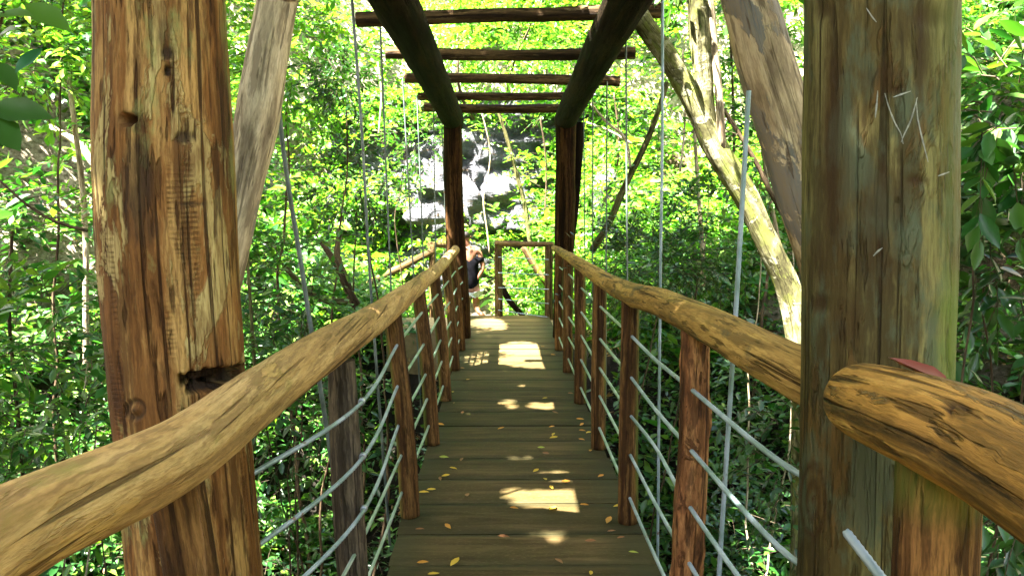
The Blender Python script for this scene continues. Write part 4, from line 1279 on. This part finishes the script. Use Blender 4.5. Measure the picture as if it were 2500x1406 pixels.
stem('forked_branch', 'dark upright branch beside the forked one behind the left handrail', 'branch', [(830, 560), (820, 620), (840, 680), (855, 730)], 7.1, .04, .02, BARK_BROWN, 515, 6)
stem('slender_sapling', 'thin upright sapling right of the near left post', 'sapling', [(605, 560), (612, 720), (618, 900), (620, 1100)], 5.2, .012, .009, BARK_OLIVE, 516, 12)
for k, (a, b, Y, lab) in enumerate((((1500, 225), (1508, 420), 12.5, 'brown vine hanging right of the far right post, nearest the post'),
                                    ((1665, 120), (1660, 420), 10.5, 'brown vine hanging just left of the mossy limbs'),
                                    ((1780, 60), (1790, 480), 9.0, 'straight pale vine hanging right of the mossy limbs'),
                                    ((920, 150), (925, 330), 13.0, 'pale dry stalk hanging above the rocks left of the left ropes'),
                                    ((1320, 290), (1330, 520), 13.6, 'straight yellowish vine hanging left of the far right post'))):
    stem('hanging_vine', lab, 'vine', [a, ((a[0] + b[0]) / 2 + 8, (a[1] + b[1]) / 2), b], Y, .016, .014, BARK_PALE if k % 2 else BARK_BROWN, 530 + k, 4, group='hanging vines')

# boulders in the rock face
def boulder(label, px, py, Y, rad, mat, seed, ang=0.35):
    rng = np.random.default_rng(seed)
    n, m = 26, 16
    th, phi = np.meshgrid(np.linspace(0, 2 * math.pi, n, endpoint=False), np.linspace(0.02, math.pi - 0.02, m))
    u = np.stack([np.sin(phi) * np.cos(th), np.sin(phi) * np.sin(th), np.cos(phi)], -1)
    pl = nrm(rng.normal(0, 1, (9, 3)))
    r = np.min(np.stack([rng.uniform(0.62, 0.95) / np.maximum(u @ p, 0.08) for p in pl], 0), 0)
    r = np.minimum(r, 1.0) * (1 + 0.12 * fbm(u * 3 + seed, seed, 4))
    V = (P(px, py, Y) + u * r[..., None] * np.asarray(rad)).reshape(-1, 3)
    F = []
    for i in range(m - 1):
        for j in range(n):
            F.append([i * n + j, (i + 1) * n + j, (i + 1) * n + (j + 1) % n, i * n + (j + 1) % n])
    F.append(list(range(n))[::-1])
    F.append([(m - 1) * n + j for j in range(n)])
    return mk('boulder', V, F, mat, None, False, None, label=label, cat='boulder')


MOSSROCK = simple('mossy_rock', (0.085, 0.085, 0.022), 0.9, 0.7, 7, 0.9)
boulder('white pointed boulder beside the far left post', 1152, 492, 14.2, (.22, .25, .33), ROCK_B, 601)
boulder('brownish overhanging slab left of the far left post', 1050, 530, 14.0, (.5, .4, .2), ROCK, 602)
boulder('pale rounded boulder left of the thin olive stem', 1215, 465, 14.3, (.36, .3, .26), ROCK_B, 603)
boulder('pale boulder right of the far right post', 1475, 470, 14.0, (.28, .3, .5), ROCK_B, 606)

# ================================================================== PERSON
SKIN = simple('skin', (0.15, 0.066, 0.036), 0.6, 0.12, 6, 0.05, spec=0.2)
BLACK = simple('black_cloth', (0.003, 0.003, 0.004), 0.95, 0.3, 20, spec=0.03)
SHORTS = simple('pale_grey_cloth', (0.27, 0.31, 0.35), 0.85, 0.15, 14)
HAIR = simple('dark_hair', (0.012, 0.008, 0.006), 0.5, 0.3, 60, 0.6)


def skin_mesh(name, joints, edges, mat, parent, root=0, sub=2):
    me = bpy.data.meshes.new(name)
    me.from_pydata([j[:3] for j in joints], edges, [])
    o = bpy.data.objects.new(name, me)
    link(o, parent)
    me.materials.append(mat)
    md = o.modifiers.new('skin', 'SKIN')
    md.use_smooth_shade = True
    sv = me.skin_vertices[0].data if me.skin_vertices else None
    if sv is None:
        o.data.attributes
    for i, j in enumerate(joints):
        r = j[3]
        sv[i].radius = (r, r) if np.isscalar(r) else r
        sv[i].use_root = (i == root)
    ss = o.modifiers.new('sub', 'SUBSURF')
    ss.levels = ss.render_levels = sub
    return o


PX, PY = -0.57, 12.75
person = empty('person', (PX, PY, -0.46), 'person seen from behind in black off-shoulder top and pale shorts beside the far left post', 'person')
J = [(PX + 0.03, PY, 0.36, .115),            # 0 pelvis
     (PX + 0.02, PY + .01, 0.54, .10), (PX, PY, 0.72, .115), (PX - .01, PY, 0.86, .105), (PX - .03, PY + .02, 0.965, .052),
     (PX - .05, PY + .03, 1.03, .06), (PX - .06, PY + .04, 1.12, .082), (PX - .06, PY + .04, 1.20, .05),
     (PX + .165, PY, 0.875, .052), (PX + .235, PY - .03, 0.60, .042), (PX + .13, PY - .06, 0.435, .030),
     (PX - .185, PY, 0.875, .052), (PX - .25, PY - .02, 0.60, .042), (PX - .18, PY + .10, 0.42, .030),
     (PX + .12, PY - .01, 0.26, .085), (PX + .11, PY - .02, -0.02, .060), (PX + .17, PY - .34, -0.10, .036), (PX + .22, PY - .40, -0.11, .034), (PX + .27, PY - .36, -0.165, .024),
     (PX - .06, PY, 0.26, .085), (PX - .05, PY + .06, -0.04, .062), (PX - .05, PY + .04, -0.40, .036), (PX - .05, PY + .14, -0.43, .030), (PX - .05, PY + .22, -0.44, .022),
     (PX + .085, PY - .06, 0.385, .026), (PX - .14, PY + .14, 0.39, .026)]
E = [(0, 1), (1, 2), (2, 3), (3, 4), (4, 5), (5, 6), (6, 7), (3, 8), (8, 9), (9, 10), (3, 11), (11, 12), (12, 13), (0, 14), (14, 15), (15, 16), (16, 17), (17, 18), (0, 19), (19, 20), (20, 21), (21, 22), (22, 23), (10, 24), (13, 25)]
skin_mesh('body', J, E, SKIN, person)
for hx, hy, hz_, sg in ((PX + .085, PY - .06, 0.385, 1), (PX - .14, PY + .14, 0.39, -1)):
    for f in range(5):
        a = (f - 2) * 0.014
        l = (.035, .05, .055, .05, .04)[f]
        skin_mesh('finger', [(hx + a * 0.6, hy + a * 0.3, hz_ - .005, .008), (hx + a - .012 * sg, hy + a * .4, hz_ - l * .6, .0075), (hx + a - .028 * sg, hy + a * .4, hz_ - l, .0065)], [(0, 1), (1, 2)], SKIN, person, 0, 1)
skin_mesh('top', [(PX + .03, PY, 0.22, .165), (PX + .02, PY, 0.50, .15), (PX, PY, 0.66, .155), (PX, PY, 0.74, .14),
                  (PX + .20, PY - .015, 0.745, .062), (PX + .217, PY - .02, 0.69, .058), (PX - .21, PY - .01, 0.745, .062), (PX - .225, PY - .015, 0.69, .058)],
          [(0, 1), (1, 2), (2, 3), (3, 4), (4, 5), (3, 6), (6, 7)], BLACK, person)
skin_mesh('shorts', [(PX + .03, PY, 0.38, .19), (PX + .12, PY - .01, 0.22, .125), (PX + .115, PY - .015, 0.10, .105), (PX - .06, PY, 0.22, .115), (PX - .055, PY + .02, 0.10, .105)],
          [(0, 1), (1, 2), (0, 3), (3, 4)], SHORTS, person)
skin_mesh('hair', [(PX - .06, PY + .03, 1.215, (.05, .055)), (PX - .06, PY + .02, 1.15, (.085, .095)), (PX - .058, PY + .005, 1.08, (.062, .06))], [(0, 1), (1, 2)], HAIR, person)
for sg in (-1, 1):
    skin_mesh('ear', [(PX - .06 + sg * .078, PY + .04, 1.135, .013), (PX - .06 + sg * .085, PY + .035, 1.11, .011), (PX - .06 + sg * .078, PY + .04, 1.09, .008)], [(0, 1), (1, 2)], SKIN, person, 0, 1)

# ================================================================== FALLEN LEAVES
COLS = {'y': ('yellow', (0.50, 0.33, 0.03)), 'o': ('orange', (0.45, 0.20, 0.025)), 'b': ('brown', (0.20, 0.085, 0.03)), 'g': ('yellow green', (0.26, 0.30, 0.04))}
FM = {k: leafmat('fallen_' + v[0].replace(' ', '_'), [tuple(x * .8 for x in v[1]), v[1], tuple(x * 1.15 for x in v[1])], 0.15, 0.5, 0.3) for k, v in COLS.items()}
raw = [(705, 322, 'o'), (735, 382, 'o'), (655, 447, 'y'), (705, 557, 'b'), (590, 617, 'o'), (907, 638, 'o'), (1172, 630, 'o'), (1180, 670, 'y'), (1183, 686, 'y'), (1117, 740, 'g'), (1140, 770, 'b'),
       (1320, 590, 'o'), (1330, 618, 'o'), (1332, 650, 'o'), (1365, 660, 'y'), (1328, 697, 'o'), (1375, 755, 'o'), (1137, 480, 'y'), (1190, 555, 'b'), (1125, 208, 'o'), (1180, 252, 'o'), (1270, 455, 'b'),
       (608, 790, 'g'), (700, 802, 'b'), (657, 848, 'y'), (617, 887, 'y'), (588, 903, 'b'), (503, 974, 'y'), (543, 960, 'y'), (730, 988, 'b'), (1090, 860, 'y'), (1138, 905, 'y'), (1245, 918, 'o'),
       (1170, 948, 'y'), (1430, 888, 'o'), (1177, 1058, 'Y'), (975, 1057, 'o'), (1343, 1040, 'o'), (1520, 1045, 'y'), (628, 1153, 'o'), (482, 1168, 'b'), (920, 1207, 'b'), (1375, 1230, 'b'), (1470, 1120, 'O'),
       (1485, 1178, 'b'), (1535, 1212, 'b'), (497, 1343, 'o'), (665, 1340, 'Y'), (555, 1403, 'y'), (1378, 1398, 'y'), (1210, 1335, 'b'), (1600, 1290, 'g'), (660, 505, 'b'), (945, 90, 'g'), (1050, 180, 'b'), (765, 178, 'b')]
items = []
for i, (cx, cyy, k) in enumerate(raw):
    px, py = 800 + cx / 2.143, 750 + cyy / 2.143
    g = P_ground(px, py)
    big = k.isupper()
    items.append([g, k.lower(), big])


def leaf_where(g):
    side = 'left edge' if g[0] < -0.25 else 'left half' if g[0] < 0.07 else 'right half' if g[0] < 0.40 else 'right edge'
    marks = [(3.75, 'by the nearest baluster pair'), (5.0, 'by the second baluster pair'), (6.2, 'by the third baluster pair'), (7.4, 'by the fourth baluster pair'), (9.4, 'near the far posts')]
    if g[1] < 3.5:
        return side, 'at the bottom of the picture'
    d = min(marks, key=lambda m_: abs(m_[0] - g[1]))
    return side, d[1]


keys = {}
for it in items:
    s, w = leaf_where(it[0])
    key = ('large ' if it[2] else 'small ') + COLS[it[1]][0] + ' leaf on deck ' + s + ' ' + w
    it.append(key)
    keys.setdefault(key, []).append(it)
rl = random.Random(9)
for key, lst in keys.items():
    lst.sort(key=lambda it: it[0][1])
    for n, it in enumerate(lst):
        lab = key
        if len(lst) == 2:
            lab = key + (', nearer of two', ', farther of two')[n]
        elif len(lst) > 2:
            lab = key + ', ' + ('nearest', 'second nearest', 'third nearest', 'fourth nearest', 'fifth nearest')[n] + ' one'
        g, k, big = it[0], it[1], it[2]
        ln = (0.078 if big else rl.uniform(0.045, 0.062))
        a = rl.uniform(0, 6.28) if rl.random() < 0.5 else rl.uniform(-0.5, 0.5)
        d = np.array([[math.cos(a), math.sin(a), rl.uniform(0.0, 0.12)]])
        nn = np.array([[rl.uniform(-.25, .25), rl.uniform(-.35, 0), 1.0]])
        pos = np.array([[g[0], g[1], 0.012]]) - nrm(d) * ln / 2
        V, F = leaf_geo(pos, d, nn, np.array([ln]), np.array([rl.uniform(.42, .6)]), 0)
        V[:, 2] = np.maximum(V[:, 2] + 0.10 * ((V[:, 0] - g[0]) ** 2 + (V[:, 1] - g[1]) ** 2) / 0.05, 0.0065)
        mk('fallen_leaf', V, F, FM[k], None, True, None, label=lab, cat='leaf', group='fallen leaves on the deck')
# red leaf on the near right handrail
pc = P(2225, 884, 1.10)
V, F = leaf_geo(np.array([P(2168, 872, 1.14)]), np.array([P(2300, 906, 1.04) - P(2168, 872, 1.14)]), np.array([[0.25, -0.5, 1.0]]), np.array([0.12]), np.array([0.5]), 0)
RED = leafmat('dry_red_leaf', [(0.13, 0.022, 0.014), (0.16, 0.03, 0.018)], 0.1, 0.5)
mk('fallen_leaf', V, F, RED, None, True, None, label='dark red pointed leaf lying on top of the near right handrail', cat='leaf')
print('sprays', cnt, 'tris', sum(len(o.data.polygons) for o in bpy.data.objects if o.type == 'MESH'))
